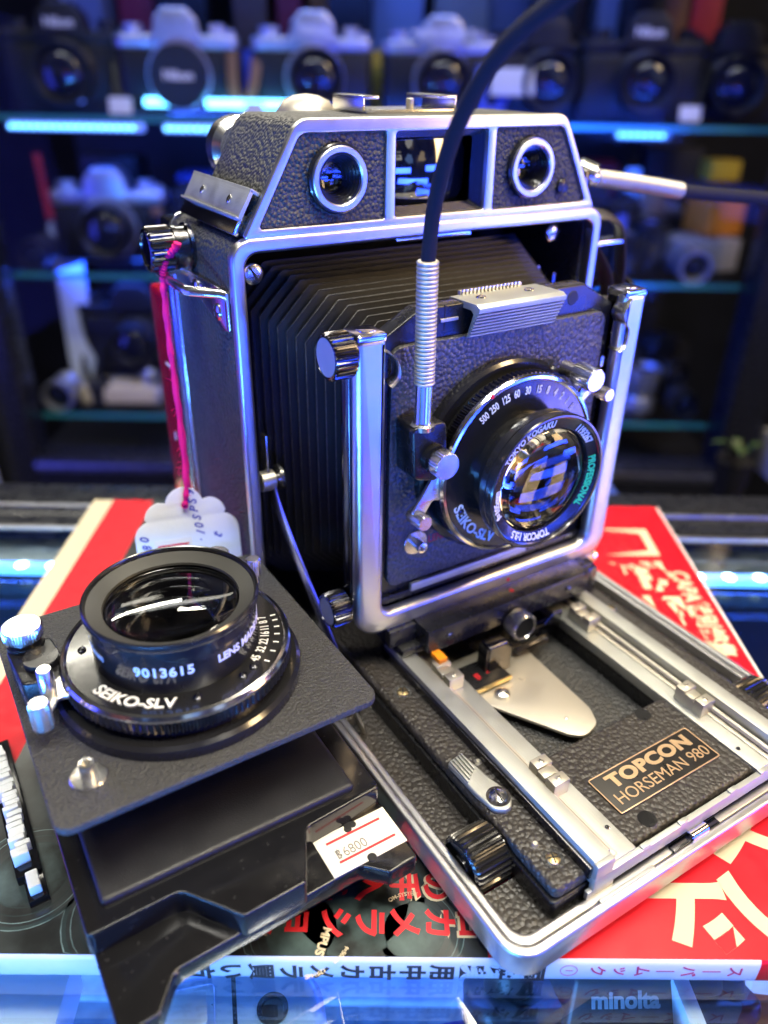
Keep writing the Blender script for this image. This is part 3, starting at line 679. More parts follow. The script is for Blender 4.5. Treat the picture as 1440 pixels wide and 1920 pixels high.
# rails
for sg in (-1, 1):
    q = MB(); f_ = lambda a, b: (min(sg * a, sg * b), max(sg * a, sg * b))
    a, b = f_(2.42, 3.42); q.box(a, b, -13.2, -3.5, .28, .66, M['alu'], .02)
    a, b = f_(3.38, 3.92); q.box(a, b, -13.2, -3.5, .30, 1.10, M['alu'], .025)
    a, b = f_(3.92, 4.02); q.box(a, b, -13.18, -3.5, .5, .9, M['bchrome'], .02)
    rl_ = q.build('focusing_rail', bed)
    q = MB(); q.cyl((sg * 3.22, -13.0, .78), (sg * 3.22, -3.5, .78), .09, M['steel'], bev=.01); q.box(*f_(2.98, 3.14), -13.1, -3.5, .655, .70, M['steel'], .01); q.build('guide_rod', rl_)
    for yy, orange in ((-5.75, sg < 0), (-10.5, False)):
        q = MB(); T = Matrix.Translation((sg * 2.95, yy, .66))
        q.box(-.27, .27, -.52, -.18, 0, .50, M['pewter'], .03, T); q.box(-.27, .27, .18, .52, 0, .50, M['pewter'], .03, T); q.box(-.02 * sg - .25, -.02 * sg + .25, -.2, .2, 0, .36, M['pewter'], .02, T)
        q.box(-.30, .12, -.15, .16, .33, .47, M['pewter'], .03, T)
        if orange: q.box(-.12, .2, .28, .80, .48, .66, M['orange'], .03, T)
        sp_ = q.build('rail_stop', rl_)
        for dy in (-.34, .34):
            if not (orange and dy > 0): screw('screw', sp_, (sg * 2.95, yy + dy, .66 + .44), (0, 0, 1), .09, M['pewter'])
    q = MB(); q.cyl((sg * 2.62, -12.4, .64), (sg * 2.62, -12.4, .70), .07, M['polish']); q.build('rivet', rl_)
q = MB(); q.box(-3.95, 3.95, -13.34, -13.18, .16, .60, M['alu'], .02)
for sg in (-1, 1): q.box(min(sg * 3.36, sg * 3.94), max(sg * 3.36, sg * 3.94), -13.34, -13.18, .55, 1.08, M['alu'], .02); q.box(sg * 3.65 - .45, sg * 3.65 + .45, -13.32, -13.2, -.1, .2, M['alu'], .02)
for x in (-2.3, -.9, 1.1, 2.4): q.box(x, x + .3, -13.33, -13.19, .56, .66, M['alu'], .02)
q.build('rail_end_plate', bed)
# name plate
q = MB(); q.plate([rect(-1.98, 1.98, -12.30, -11.02, .07)], .585, .65, M['plate'], I4, .015)
npl = q.build('name_plate', bed)
q = MB(); q.plate([rect(-1.98, 1.98, -12.30, -11.02, .07), rect(-1.945, 1.945, -12.265, -11.055, .05)], .645, .665, M['gold'], I4, .004)
Tn = Matrix.Translation((0, 0, .65))
q.text('TOPCON', .56, M['gold'], Tn @ Matrix.Translation((.08, -11.40, 0)), .012, bold=.028, sx=1.28, space=1.08)
q.text('HORSEMAN 980', .52, M['gold'], Tn @ Matrix.Translation((.05, -11.93, 0)), .012, bold=-.002, sx=.98)
q.build('plate_lettering', npl)
# infinity lever plate in the well, and the printed tab
q = MB(); q.box(-2.45, 2.45, -9.7, -2.0, -.40, -.34, M['leather'], 0); q.build('well_floor', bed)
q = MB(); q.plate([rpoly([(-2.2, -4.6), (.8, -4.6), (.62, -8.6), (.35, -9.2), (-.35, -9.42), (-.75, -9.1), (-2.05, -6.9)], [.1, .1, .6, .45, .45, .5, .3], 8)], -.02, .10, M['steel'], I4, .03)
tg = q.build('well_lever', bed)
q = MB(); q.lathe([(0, 0), (.26, 0), (.25, .12), (.16, .2), (0, .22)], M['bright'], Matrix.Translation((-1.42, -6.72, .09)), 32); q.lathe([(0, 0), (.1, 0), (.08, .03), (0, .03)], M['steel'], Matrix.Translation((-.35, -6.45, .1)), 20); q.lathe([(0, 0), (.05, 0), (0, .03)], M['polish'], Matrix.Translation((-.35, -8.55, .1)), 12)
q.build('lever_pin', tg)
q = MB(); q.box(-2.35, -.75, -6.35, -5.2, .20, .34, M['black'], .02); q.box(-2.35, -.75, -6.38, -6.33, .20, .36, M['brass'], .01)
q.text('105', .26, M['redp'], Fr((-1.75, -5.85, .342), (0, 1, 0), (-1, 0, 0), (0, 0, 1)), .006, sx=.8); q.text('mm', .2, M['redp'], Fr((-1.35, -5.75, .342), (0, 1, 0), (-1, 0, 0), (0, 0, 1)), .006, sx=.8)
q.build('focal_tab', bed)
# lock lever and screws on the left strip
q = MB(); q.plate([rpoly([(-4.98, -8.62), (-4.42, -8.50), (-4.30, -9.55), (-4.12, -10.35), (-4.45, -10.80), (-4.85, -10.55), (-4.95, -9.9)], [.1, .12, .3, .3, .35, .3, .3], 8)], .60, .80, M['alu'], I4, .06, 3)
for i in range(5): q.box(-4.94 + i * .105, -4.89 + i * .105, -9.5 + i * .07, -8.66 + i * .02, .78, .87, M['alu'], .02)
ll = q.build('bed_lock_lever', bed)
q = MB(); q.ringlathe([(.25, .0), (.33, 0), (.33, .03), (.25, .03)], M['bchrome'], Matrix.Translation((-4.5, -10.27, .79)))
q.build('lever_ring', ll); screw('lever_screw', ll, (-4.5, -10.27, .79), (0, 0, 1), .25, M['polish'])
for x, y in ((-4.42, -5.45), (-4.42, -12.35), (4.45, -5.6)):
    q = MB(); q.ringlathe([(.18, .58), (.30, .58), (.29, .62), (.18, .62)], M['leather'], Matrix.Translation((x, y, 0))); q.build('screw_cup', bed)
    screw('countersunk_screw', bed, (x, y, .59), (0, 0, 1), .19, M['brass'], 'cross')
for x, y in ((-4.52, -11.8), (-4.1, -8.9)):
    q = MB(); q.lathe([(0, 0), (.11, 0), (.06, .06), (0, .06)], M['pewter'], Matrix.Translation((x, y, .6)), 16); q.build('rivet', bed)
# focusing knobs
for sg in (-1, 1):
    TK = Fr((sg * 5.02, -10.9, -.22), (0, 1, 0), (0, 0, 1), (sg, 0, 0))
    q = MB(); q.lathe([(0, 0), (.72, 0), (.80, .06, 'k'), (.80, 1.0, 'k'), (.74, 1.08), (.66, 1.12), (.6, 1.06), (.3, 1.04), (.28, 1.12), (0, 1.12)], M['blackp'], TK, teeth=30, depth=.09); q.build('focusing_knob', bed, 30)
# bed catch at the front lip
q = MB(); q.box(-1.2, .6, -13.54, -13.32, -.3, .03, M['bchrome'], .02); q.cyl((-.55, -13.44, .06), (.10, -13.44, .06), .15, M['polish'], bev=.02); q.box(-3.9, -2.0, -13.6, -13.5, -.05, .05, M['alu'], .02); q.build('bed_latch', bed)
# side struts that hold the bed
for sg in (-1,):
    q = MB(); q.tube([(sg * 6.05, .3, 6.2), (sg * 6.03, -.25, 5.2), (sg * 6.0, -1.5, 3.9), (sg * 5.95, -2.9, 2.6), (sg * 5.9, -4.2, 1.3), (sg * 5.9, -5.0, .3), (sg * 5.9, -5.4, -.35)], .1, M['bright'], n=12, flat=(1, 0, 0), rfun=lambda t_: (.06, .34))
    q.build('bed_strut', R)
for sg in (-1, 1):
    q = MB(); q.cyl((sg * 6.42, .15, 6.0), (sg * 5.95, .15, 6.0), .34, M['pewter']); q.cyl((sg * 5.95, .15, 6.0), (sg * 5.75, .15, 6.0), .2, M['polish']); q.cyl((sg * 5.8, .2, 6.0), (sg * 5.66, .2, 6.0), .42, M['bright'])
    q.box(sg * 6.15 - .05, sg * 6.15 + .05, .0, .4, 6.3, 7.6, M['bright'], .04)
    q.build('strut_hinge', R)

# ------------------------------------------------------------------ spare lens on its own board
sp = thing('spare_lens', (-10.85, -4.5, 1.4), 'spare lens on a square black board, lying face up on the film holder', 'lens')
TL2 = Fr((-10.85, -4.5, 3.62), (1, .01, 0), (-.01, 1, 0), (0, 0, 1))
bd2, fp2 = shutter(sp, TL2, (-3.98, 3.98, -3.55, 4.42), True)
q = MB(); q.ringlathe([(1.7, .98), (2.02, .98), (2.06, 1.05), (2.06, 2.30), (2.13, 2.36), (2.16, 2.45), (2.15, 2.56), (2.11, 2.60), (2.08, 2.58), (2.06, 2.52), (2.05, 2.46), (1.66, 2.15), (1.60, 1.9)], M['blackp'], TL2, 128)
lb2 = q.build('lens_barrel', sp)
q = MB(); q.ringlathe([(2.045, 2.47), (1.68, 2.33), (1.66, 2.27), (2.02, 2.40)], M['cone'], TL2, 96); q.build('lens_cone', lb2)
Tb = TL2 @ Matrix.Translation((0, 0, 1.72))
q = MB(); q.text('9013615', .36, M['white'], Tb, .01, bold=.012, wrap=(2.062, radians(-116)), space=1.15); q.text('LENS MADE IN JAPAN', .30, M['white'], Tb, .01, bold=.010, align='LEFT', wrap=(2.062, radians(-80))); q.text('f=65mm', .3, M['white'], Tb, .01, align='RIGHT', wrap=(2.062, radians(-162)))
q.build('barrel_lettering', lb2)
q = MB(); q.lathe([(0, 1.80), (1.67, 1.80), (1.67, 2.16)] + [(1.67 * cos(t_ * pi / 24), 2.16 + .20 * sin(t_ * pi / 24)) for t_ in range(1, 12)] + [(0, 2.36)], M['glass'], TL2, 64); q.build('front_element', lb2)
innards(lb2, TL2, 1.61, 1.75, .25)
q = MB(); q.lathe([(0, -2.25), (1.35, -2.25), (1.42, -2.18), (1.42, -1.3), (2.35, -1.25), (2.35, -.2), (0, -.2)], M['blackp'], TL2, 64); q.build('rear_barrel', sp)
# ------------------------------------------------------------------ cable releases
t1 = thing('cable_release', (-3.4, -4.45, 8.95), 'black cable release standing upright from the shutter and arching over the camera', 'cable release', 'cable releases screwed into the camera')
q = MB(); q.lathe([(0, -.35), (.16, -.35), (.16, 0), (.34, .02), (.36, .16), (.26, .2), (.24, .25), (.235, 1.5), (.22, 1.55), (0, 1.55)], M['bright'], Matrix.Translation((-3.4, -4.45, 8.95)), 32); q.build('ferrule', t1)
q = MB(); q.coil((-3.4, -4.45, 10.25), (-3.5, -4.52, 13.5), .285, M['steel'], 30, .10); q.build('spring_sleeve', t1, 80)
q = MB(); q.tube([(-3.49, -4.5, 13.3), (-3.53, -4.7, 14.62), (-3.61, -5.2, 15.82), (-3.68, -5.8, 16.71), (-3.69, -6.6, 17.61), (-3.54, -7.3, 18.24), (-3.25, -8, 18.73), (-2.99, -8.6, 19.1), (-2.6, -9.6, 19.6), (-2, -11, 19.9), (0, -14, 19.0)], .185, M['cloth'], n=18); q.build('cable', t1)
t2 = thing('cable_release', (6.3, 1.1, 14.3), 'black cable release leading away sideways from the chrome socket beside the viewfinder housing', 'cable release', 'cable releases screwed into the camera')
q = MB(); q.cyl((5.9, 2.0, 14.75), (7.2, 1.3, 14.5), .32, M['bright']); q.cyl((6.9, 1.35, 14.5), (7.35, .95, 14.3), .44, M['bright']); q.box(6.15, 6.75, .6, .8, 13.3, 14.6, M['polish'], .06); q.cyl((6.4, 1.2, 14.3), (7.7, .8, 14.2), .26, M['bright']); q.build('ferrule', t2)
q = MB(); q.coil((7.35, .85, 14.26), (11.3, .3, 13.68), .30, M['steel'], 34, .15, bend=(0, 0, .02)); q.build('spring_sleeve', t2, 80)
q = MB(); q.tube([(11.1, .32, 13.7), (12.3, .15, 13.56), (13.56, 0, 13.44), (15.7, -.4, 13.24), (17.3, -.8, 13.16), (20, -1.6, 13.2), (24, -2, 12.4), (30, -2, 9)], .25, M['cloth'], n=18); q.build('cable', t2)

# ------------------------------------------------------------------ price tag on its yarn
tg_ = thing('price_tag', (-8.5, 1.6, 5.1), 'scalloped white price tag written in blue ink, hung on pink yarn from the strap lug', 'price tag')
TT = Fr((-8.52, 1.62, 5.05), (.972, -.2349, 0), (.0469, .194, .98), Vector((.972, -.2349, 0)).cross(Vector((.0469, .194, .98))))
def arcp(cx, cy, r, a0, a1, n=10): return [(cx + r * cos(radians(a0 + (a1 - a0) * i / n)), cy + r * sin(radians(a0 + (a1 - a0) * i / n))) for i in range(n + 1)]
half = [(1.68, -4.2)] + arcp(1.08, -1.02, .60, 0, 75) + arcp(.72, -.40, .58, 5, 80) + arcp(0, .0, .60, 12, 90)
outl = half + [(-x, y) for x, y in half[::-1]][1:]
q = MB(); q.plate([outl, circ(0, -.02, .08, 16)], -.02, .02, M['paper'], TT, .006); pt = q.build('paper_tag', tg_)
q = MB()
def ink(txt, x, y, rot, size, sh=.2): q.text(txt, size, M['ink'], TT @ Matrix.Translation((x, y, .022)) @ Matrix.Rotation(radians(rot), 4, 'Z'), .004, bold=.008, sx=.85, shear=sh)
for s_, x, y, r_ in (('9', .24, .40, 75), ('S', .28, .08, 80), ('P', .30, -.2, 78), ('S', .36, -.50, 75), ('0', .40, -.78, 80), ('1', .42, -1.02, 70), ('.', .3, -1.25, 80), ('t', .93, -1.18, 60), ('0', -1.38, -1.02, 80), ('8', -1.34, -1.32, 78), ('9', -1.36, -1.6, 80)): ink(s_, x, y, r_, .40 if s_ != 't' else .52)
q.build('handwriting', pt)
q = MB(); q.plate([rect(-1.1, .1, -2.6, -1.12)], .021, .03, M['label'], TT, .002); q.box(-1.0, 0, -1.36, -1.29, .029, .034, M['redp'], 0, TT); q.build('price_sticker', pt)
q = MB()
def yarn(pts, r=.085):
    q.tube(pts, r, M['pink'], n=8, sub=10, rfun=lambda t_: r * (1 + .25 * sin(t_ * 90)))
yarn([(-8.52, 1.52, 5.03), (-8.50, 1.48, 5.25), (-8.36, 1.6, 6.0), (-8.16, 2.2, 8.0), (-8.02, 2.75, 10.0), (-7.92, 3.05, 11.5), (-7.86, 3.15, 12.0), (-7.78, 3.2, 12.25), (-7.62, 3.1, 12.5), (-7.45, 2.9, 12.9)])
yarn([(-8.50, 1.75, 5.03), (-8.38, 1.72, 5.3), (-8.24, 1.8, 6.0), (-8.08, 2.35, 8.0), (-7.98, 2.85, 10.0), (-7.86, 3.1, 11.6), (-7.72, 3.25, 12.1)])
yarn([(-7.86, 3.12, 12.05), (-7.78, 3.1, 12.35), (-7.68, 3.05, 12.6), (-7.45, 2.85, 12.85), (-7.4, 2.8, 13.0)], .10)
for i in range(46):
    a = rnd.random(); p = Vector((-8.45, 1.6, 5.4)).lerp(Vector((-7.88, 3.1, 11.9)), a)
    d = Vector((rnd.uniform(-1, 1), rnd.uniform(-1, .3), rnd.uniform(-.8, .8))) * rnd.uniform(.12, .3)
    q.tube([p, p + d * .5 + Vector((0, 0, .04)), p + d], .006, M['pink'], n=4, sub=3)
q.build('pink_yarn', tg_)

# ------------------------------------------------------------------ film holder
fh_ = thing('film_holder', (-10.9, -4.2, -1.2), 'black plastic film holder with a notched front edge, lying under the spare lens', 'film holder')
UP = rpoly([(-14.78, 1.0), (-14.78, -8.92), (-12.68, -8.88), (-11.68, -10.20), (-10.12, -10.16), (-9.45, -8.82), (-7.22, -8.66), (-7.22, 1.0)], [.2, .15, .35, .12, .12, .3, .12, .2])
LOW = rpoly([(-14.72, 1.0), (-14.72, -10.90), (-13.86, -10.85), (-13.30, -10.14), (-8.55, -9.98), (-8.02, -10.52), (-7.20, -10.48), (-7.20, 1.0)], [.2, .1, .15, .35, .35, .15, .12, .2])
q = MB(); q.plate([UP], .44, 1.20, M['gloss'], I4, .05, 3); hb = q.build('holder_body', fh_)
q = MB(); q.plate([LOW], -.06, .48, M['gloss'], I4, .05, 3)
q.box(-14.4, -7.5, -9.4, .9, -1.18, -.02, M['gloss'], .08)
for x in (-8.15, -8.32): q.cyl((x, -8.83 if x > -8.2 else -8.9, .47), (x, -8.83 if x > -8.2 else -8.9, .50), .11, M['blackm'])
q.build('holder_base', fh_)
q = MB(); q.box(-14.32, -7.82, -8.40, .6, 1.05, 1.38, M['plastic'], .20, seg=5); q.build('raised_panel', hb)
q = MB(); q.plate([rect(-9.28, -7.18, -9.97, -8.76)], .478, .492, M['label'], I4, .003)
for y in (-9.03, -9.66): q.box(-9.02 + (.0 if y > -9.3 else .05), -7.45 + (.0 if y > -9.3 else .1), y - .035, y + .035, .488, .497, M['redp'], 0)
q.text('฿6800', .40, M['pencil'], Matrix.Translation((-8.52, -9.46, .4915)), .006, bold=.0, sx=.85)
q.build('price_sticker', fh_)
q = MB(); q.cyl((-8.26, -8.80, .46), (-8.26, -8.80, .51), .12, M['blackm']); q.cyl((-8.2, -9.93, .46), (-8.2, -9.93, .51), .13, M['blackm']); q.build('sticker_notch', fh_)
tb = thing('film_pack', (-15.3, -5, -1.1), 'ridged white tabs of a film pack poking out beside the black film holder', 'film pack')
q = MB()
for i in range(24):
    y = -.2 - i * .185; h = rnd.uniform(-.07, .07)
    q.box(-15.86 + h, -15.46 + h * .8, y - .09, y + .07, -.86 - rnd.uniform(0, .04), -.50 + rnd.uniform(-.05, .05), M['paper'], .02)
q.build('paper_tabs', tb)
q = MB(); q.box(-15.95, -15.3, -4.9, .4, -1.19, -.84, M['gloss'], .06); q.build('pack_body', tb)
q = MB(); q.box(-15.72, -15.42, -5.55, -5.0, -.95, -.62, M['paper'], .04); q.box(-15.8, -15.3, -5.7, -4.9, -1.19, -.94, M['gloss'], .03); q.build('end_tab', tb)

# ------------------------------------------------------------------ magazine
E1 = Vector((.8526, -.5225, 0)); E2 = Vector((.5225, .8526, 0)); A0 = Vector((-.86, -16.25, -1.20))
MG = Fr(A0, E1, E2, (0, 0, 1))
M.update(
    redcover=mat('red_cover_print', (.74, .005, .016), 0, .42, ('noise', 500, .004), rvar=.08, cvar=.08, spec=.3),
    cream=mat('cream_print', (.66, .57, .38), 0, .45),
    photo=mat('dark_photo_print', (.035, .042, .042), 0, .28, coat=.25, cvar=.7, nscale=700),
    teal=mat('teal_photo_print', (.16, .24, .24), 0, .3, cvar=.5, nscale=1500), teald=mat('dark_teal_print', (.03, .05, .05), 0, .3, cvar=.4, nscale=900),
    lensprint=mat('lens_photo_print', (.045, .07, .07), 0, .3, cvar=.9, nscale=900),
    tealh=mat('pale_lens_print', (.30, .38, .36), 0, .3, cvar=.4, nscale=600),
    spine=mat('white_spine', (.80, .78, .76), 0, .38, cvar=.05), pages=mat('page_edges', (.66, .62, .54), 0, .8, ('noise', 4000, .01)),
    inkk=mat('black_ink', (.015, .015, .02), 0, .5), redink=mat('red_ink', (.60, .03, .12), 0, .5))
mg = thing('magazine', A0, 'red covered Japanese magazine with a white spine, lying under the folding camera', 'magazine')
# slightly worn, rounded spine
u0_, u1_, v1_ = -23.5, 4.25, 22.7
q = MB(); q.box(u0_ + .08, u1_ - .08, .1, v1_ - .08, -.84, -.03, M['pages'], .02, MG); q.build('pages', mg)
q = MB()
q.plate([rect(-6.7, u1_, .04, v1_, [0, 0, .25, 0])], -.03, 0, M['redcover'], MG, .008)
q.plate([[(-22.55, .04), (-20.6, .04), (-20.6, v1_), (-22.55, v1_)]], -.03, 0, M['redcover'], MG, .0)
q.plate([[(-20.6, .04), (-6.7, .04), (-6.7, v1_), (-20.6, v1_)]], -.03, 0, M['photo'], MG, .0)
q.plate([[(u0_, .04), (-22.55, .04), (-22.55, v1_), (u0_, v1_)]], -.03, 0, M['cream'], MG, .0)
q.plate([[(u1_ - .02, .04), (u1_ + .10, .04), (u1_ + .10, v1_), (u1_ - .02, v1_ - .1)]], -.10, -.02, M['spine'], MG, .0)
q.box(-20.6, -6.7, v1_ - .5, v1_, -.02, .004, M['teald'], 0, MG)
cv = q.build('cover', mg)
q = MB()
pr = [(.10, -.03), (.04, .0), (.0, -.04), (-.03, -.15), (-.03, -.68), (0, -.80), (.1, -.83)]
def strip(a, b, mt):
    vs = [(a, y, z) for y, z in pr] + [(b, y, z) for y, z in pr]; n_ = len(pr)
    q.add(vs, [(i, n_ + i, n_ + i + 1, i + 1) for i in range(n_ - 1)], mt, MG)
strip(u0_, -.02, M['spine']); strip(-.02, u1_, M['redcover'])
spn = q.build('spine', mg, 60)
# lettering, all turned a quarter: tops towards the right end of the book
def cov(u, v, z=.0): return Fr(MG @ Vector((u, v, z)), -E2, E1, (0, 0, 1))
q = MB()
for ch, u, v, s_ in (('ド', -1.75, 1.42, 3.0), ('ン', .75, 1.25, 3.0), ('ラ', -1.75, 4.3, 3.0), ('メ', .75, 3.95, 3.0), ('ブ', -1.75, 7.2, 3.0), ('カ', .75, 6.9, 3.0), ('国', 1.75, 19.4, 2.5), ('産', 1.75, 16.7, 2.5), ('実', 1.75, 14.0, 2.5), ('用', 1.75, 11.3, 2.5), ('中', 1.75, 8.6, 2.5)):
    q.text(ch, s_, M['cream'], cov(u, v), .006, bold=.10, sx=1.0)
q.text('CAPA特別編集', 1.0, M['cream'], cov(3.42, 14.2), .006, bold=.03, sx=.86)
for u, v, ch in [(-7.0 - i * .88, .92, c) for i, c in enumerate('古カメラショッ')] + [(-7.0 - i * .88, 1.95, c) for i, c in enumerate('ラの手入れ')] + [(-7.0 - i * .88, 3.0, c) for i, c in enumerate('カメラ選び')]:
    q.text(ch, .86, M['cream'], cov(u - .035, v - .035, .0), .004, bold=.055); q.text(ch, .86, M['redp'], cov(u, v, .004), .004, bold=.03)
q.text('。', .86, M['redp'], cov(-12.6, .9, .004), .004, bold=.03)
q.build('cover_lettering', cv)
q = MB()
for cu_, cv_, r_, k_ in ((-8.5, .72, 1.28, 1.02), (-11.3, .78, 1.5, 1), (-10.1, 1.6, 2.6, 1), (-15.5, 1.2, 1.9, 1), (-18.6, 2.2, 1.6, 1)):
    for j, (f_, mt) in enumerate(((1, 'teal'), (.985, 'teald'), (.93, 'photo'), (.88, 'teal'), (.865, 'photo'), (.76, 'teald'), (.74, 'photo'), (.62, 'teald'), (.60, 'lensprint'), (.58, 'lensprint'))):
        pts = [(cu_ + p[0], max(.05, cv_ + p[1])) for p in circ(0, 0, r_ * f_, 40)]
        q.plate([pts], .0004 * (j + 1), .0004 * (j + 2), M[mt], MG, 0)
for i in range(9):
    u = rnd.uniform(-20, -13.5); v = rnd.uniform(.2, 7); q.plate([[(u, v), (u + rnd.uniform(.6, 2), v + rnd.uniform(-.2, .2)), (u + rnd.uniform(.6, 2), v + rnd.uniform(.4, 1.2)), (u, v + .8)]], .005, .0054, M[rnd.choice(['teal', 'teald', 'tealh', 'photo'])], MG, 0)
for txt, r_, c, a in (('OM-SYSTEM', 1.0, (-8.5, .72), 105), ('f=50mm', 1.25, (-11.3, .78), -35), ('1291445', 1.25, (-11.3, .78), -70)):
    q.text(txt, .15, M['cream'], MG @ Matrix.Translation((*c, .006)), .002, arc=(r_, radians(a), -1), bold=.004)
q.text('MPUS', .3, M['cream'], cov(-10.75, .42, .006) @ Matrix.Rotation(radians(-14), 4, 'Z'), .003, bold=.012)
q.build('cover_picture', cv)
q = MB()
def spt(u, ch, mt, s_=.42, z=-.52, b=.012): q.text(ch, s_, mt, Fr(MG @ Vector((u, -.034, z)), (0, 0, -1), E1, -E2), .004, bold=b)
for u, ch in ((-.62, 'ス'), (-1.22, '｜'), (-1.78, 'バ'), (-2.36, '｜'), (-2.92, 'ム'), (-3.44, 'ッ'), (-4.02, 'ク')): spt(u, ch, M['redink'], .44, -.38, .008)
q.ringlathe([(.20, -.002), (.215, -.002), (.215, .003), (.20, .003)], M['redink'], Fr(MG @ Vector((-4.7, -.034, -.38)), E1, (0, 0, 1), -E2), 40); spt(-4.7, '1', M['redink'], .26, -.38, .0)
for i, ch in enumerate('国産実用中古カメラ買い方ガイド'): spt(-5.62 - i * .74, ch, M['inkk'], .66, -.52, .022)
q.build('spine_lettering', spn)

# ------------------------------------------------------------------ the shop counter and the cabinet behind: their own frame (r right, f away, z up)
RH = Vector((cos(yaw), -sin(yaw), 0)); FH = Vector((sin(yaw), cos(yaw), 0))
BG = Fr((CX, CY, 0), RH, FH, (0, 0, 1))
def bgp(r, f, z): return BG @ Vector((r, f, z))
M.update(
    pane=panemat('counter_glass'), cabpane=panemat('cabinet_glass', (.95, .97, 1.), .001, .06),
    darkrail=mat('black_rail', (.012, .013, .018), 0, .3, rvar=.1), rail=mat('aluminium_rail', (.55, .55, .57), 1, .35, rvar=.1),
    led=emit('blue_led_strip', (.05, .30, 1.0), 5.0), ledw=emit('led_bead', (.55, .85, 1.0), 26.0), ledc=emit('led_reflection_glow', (.12, .55, 1.0), 9.0), ledd=emit('dim_blue_glow', (.05, .16, 1.0), 1.6),  # last two glow in place of reflections inside the cabinet
    bluefloor=mat('case_lining', (.30, .36, .50), 0, .5, cvar=.3), darkwall=mat('dark_lining', (.010, .011, .016), 0, .6, cvar=.5, nscale=120),
    silver=mat('slr_silver', (.66, .67, .70), .9, .35, rvar=.1), slrblack=mat('slr_black', (.012, .012, .013), 0, .4, rvar=.1),
    capglass=mat('slr_lens', (.01, .012, .03), 0, .06, coat=1), orangebox=mat('orange_card', (.62, .22, .02), 0, .6), yellow=mat('yellow_card', (.50, .36, .02), 0, .6), whitecard=mat('white_card', (.72, .74, .76), 0, .55),
    bluecard=mat('blue_card', (.04, .08, .42), 0, .5), redcard=mat('red_card', (.45, .03, .04), 0, .5), brown=mat('brown_leather', (.20, .09, .04), 0, .5), greycard=mat('grey_card', (.30, .30, .32), 0, .6),
    plasticbag=mat('pale_plastic', (.55, .62, .72), 0, .4), leaf=mat('green_leaf', (.028, .055, .012), 0, .5), teal2=mat('teal_card', (.03, .22, .24), 0, .5), floor=mat('shop_floor', (.02, .02, .028), 0, .4, cvar=.4, nscale=80))
CUR[0] = Vector((0, 0, 0))
q = MB(); q.box(-300, 300, -60, 320, -92, -90, M['floor'], 0, BG); fl = q.build('floor'); tag(fl, 'dark shop floor', 'floor', kind='structure')
q = MB(); q.box(-300, 300, 200, 204, -90, 140, M['darkwall'], 0, BG); wl = q.build('wall'); tag(wl, 'dark back wall of the shop', 'wall', kind='structure')

ct = thing('glass_counter', bgp(0, 10, -90), 'glass topped display counter lit blue from inside, carrying the magazine', 'counter')
q = MB(); q.box(-54, 54, -12, 33.4, -2.6, -2.05, M['pane'], 0, BG); q.build('glass_top', ct)
q = MB()
for i in range(60):
    r_, f_ = rnd.choice((rnd.uniform(-9, 14), rnd.uniform(10, 22))), rnd.uniform(8, 30); a = rnd.uniform(-.8, .8) + rnd.choice((0, 1.2)); l_ = rnd.uniform(.3, 1.6)
    d = Vector((cos(a), sin(a), 0)); nn_ = Vector((-d.y, d.x, 0)) * .006; o_ = Vector((r_, f_, -2.046)); e_ = o_ + d * l_ + nn_ * rnd.uniform(-10, 10)
    q.add([o_ - nn_, o_ + nn_, e_ + nn_ * .3, e_ - nn_ * .3], [(0, 1, 2, 3)], M['paper'], BG)
q.build('scratch_pattern', ct)
q = MB(); q.box(-54, 54, 33.4, 36.8, -4.5, -1.95, M['darkrail'], .15, BG); q.box(-54, 54, 34.2, 34.45, -2.0, -1.80, M['rail'], .05, BG); q.box(-54, 54, 32.2, 32.5, -2.08, -1.92, M['rail'], .05, BG); q.box(-54, 54, 32.5, 33.4, -2.1, -1.98, M['darkrail'], .05, BG); q.build('back_rail', ct)
q = MB(); q.box(-54, 54, 30.4, 32.4, -3.4, -2.65, M['rail'], .05, BG); q.box(-54, 54, 29.9, 30.4, -3.1, -2.68, M['led'], .03, BG)
for i in range(76): q.lathe([(0, 0), (.28, 0), (.2, .05), (0, .06)], M['ledw'], BG @ Matrix.Translation((-53.6 + i * 1.42, 30.1, -2.66)), 10)
q.build('led_strip', ct)
q = MB(); q.box(-54, 54, -12, 34, -31, -30, M['bluefloor'], 0, BG); q.box(-54, 54, 34, 36, -89, -4.5, M['darkwall'], 0, BG); q.box(-54, 54, -14, -12, -89, -2.4, M['darkwall'], 0, BG); q.box(-54, 54, -12, 34, -89, -87, M['darkwall'], 0, BG)
q.box(-20.5, -20.2, 4, 30, -12.2, -11.6, M['cabpane'], 0, BG); q.build('case_lining', ct)
q = MB(); q.box(-54, 54, 17, 30, -14.2, -13.8, M['bluefloor'], 0, BG); q.build('case_shelf', ct)
area('counter_led_lamp', tuple(bgp(0, 29.4, -3.3)), tuple(bgp(0, 12, -20)), 120, 2, 2.6, (.04, .14, 1.0))
area('counter_led_lamp', tuple(bgp(-12, -9, -4)), tuple(bgp(-5, 14, -7)), 34, 3, 5.0, (.10, .36, 1.0))

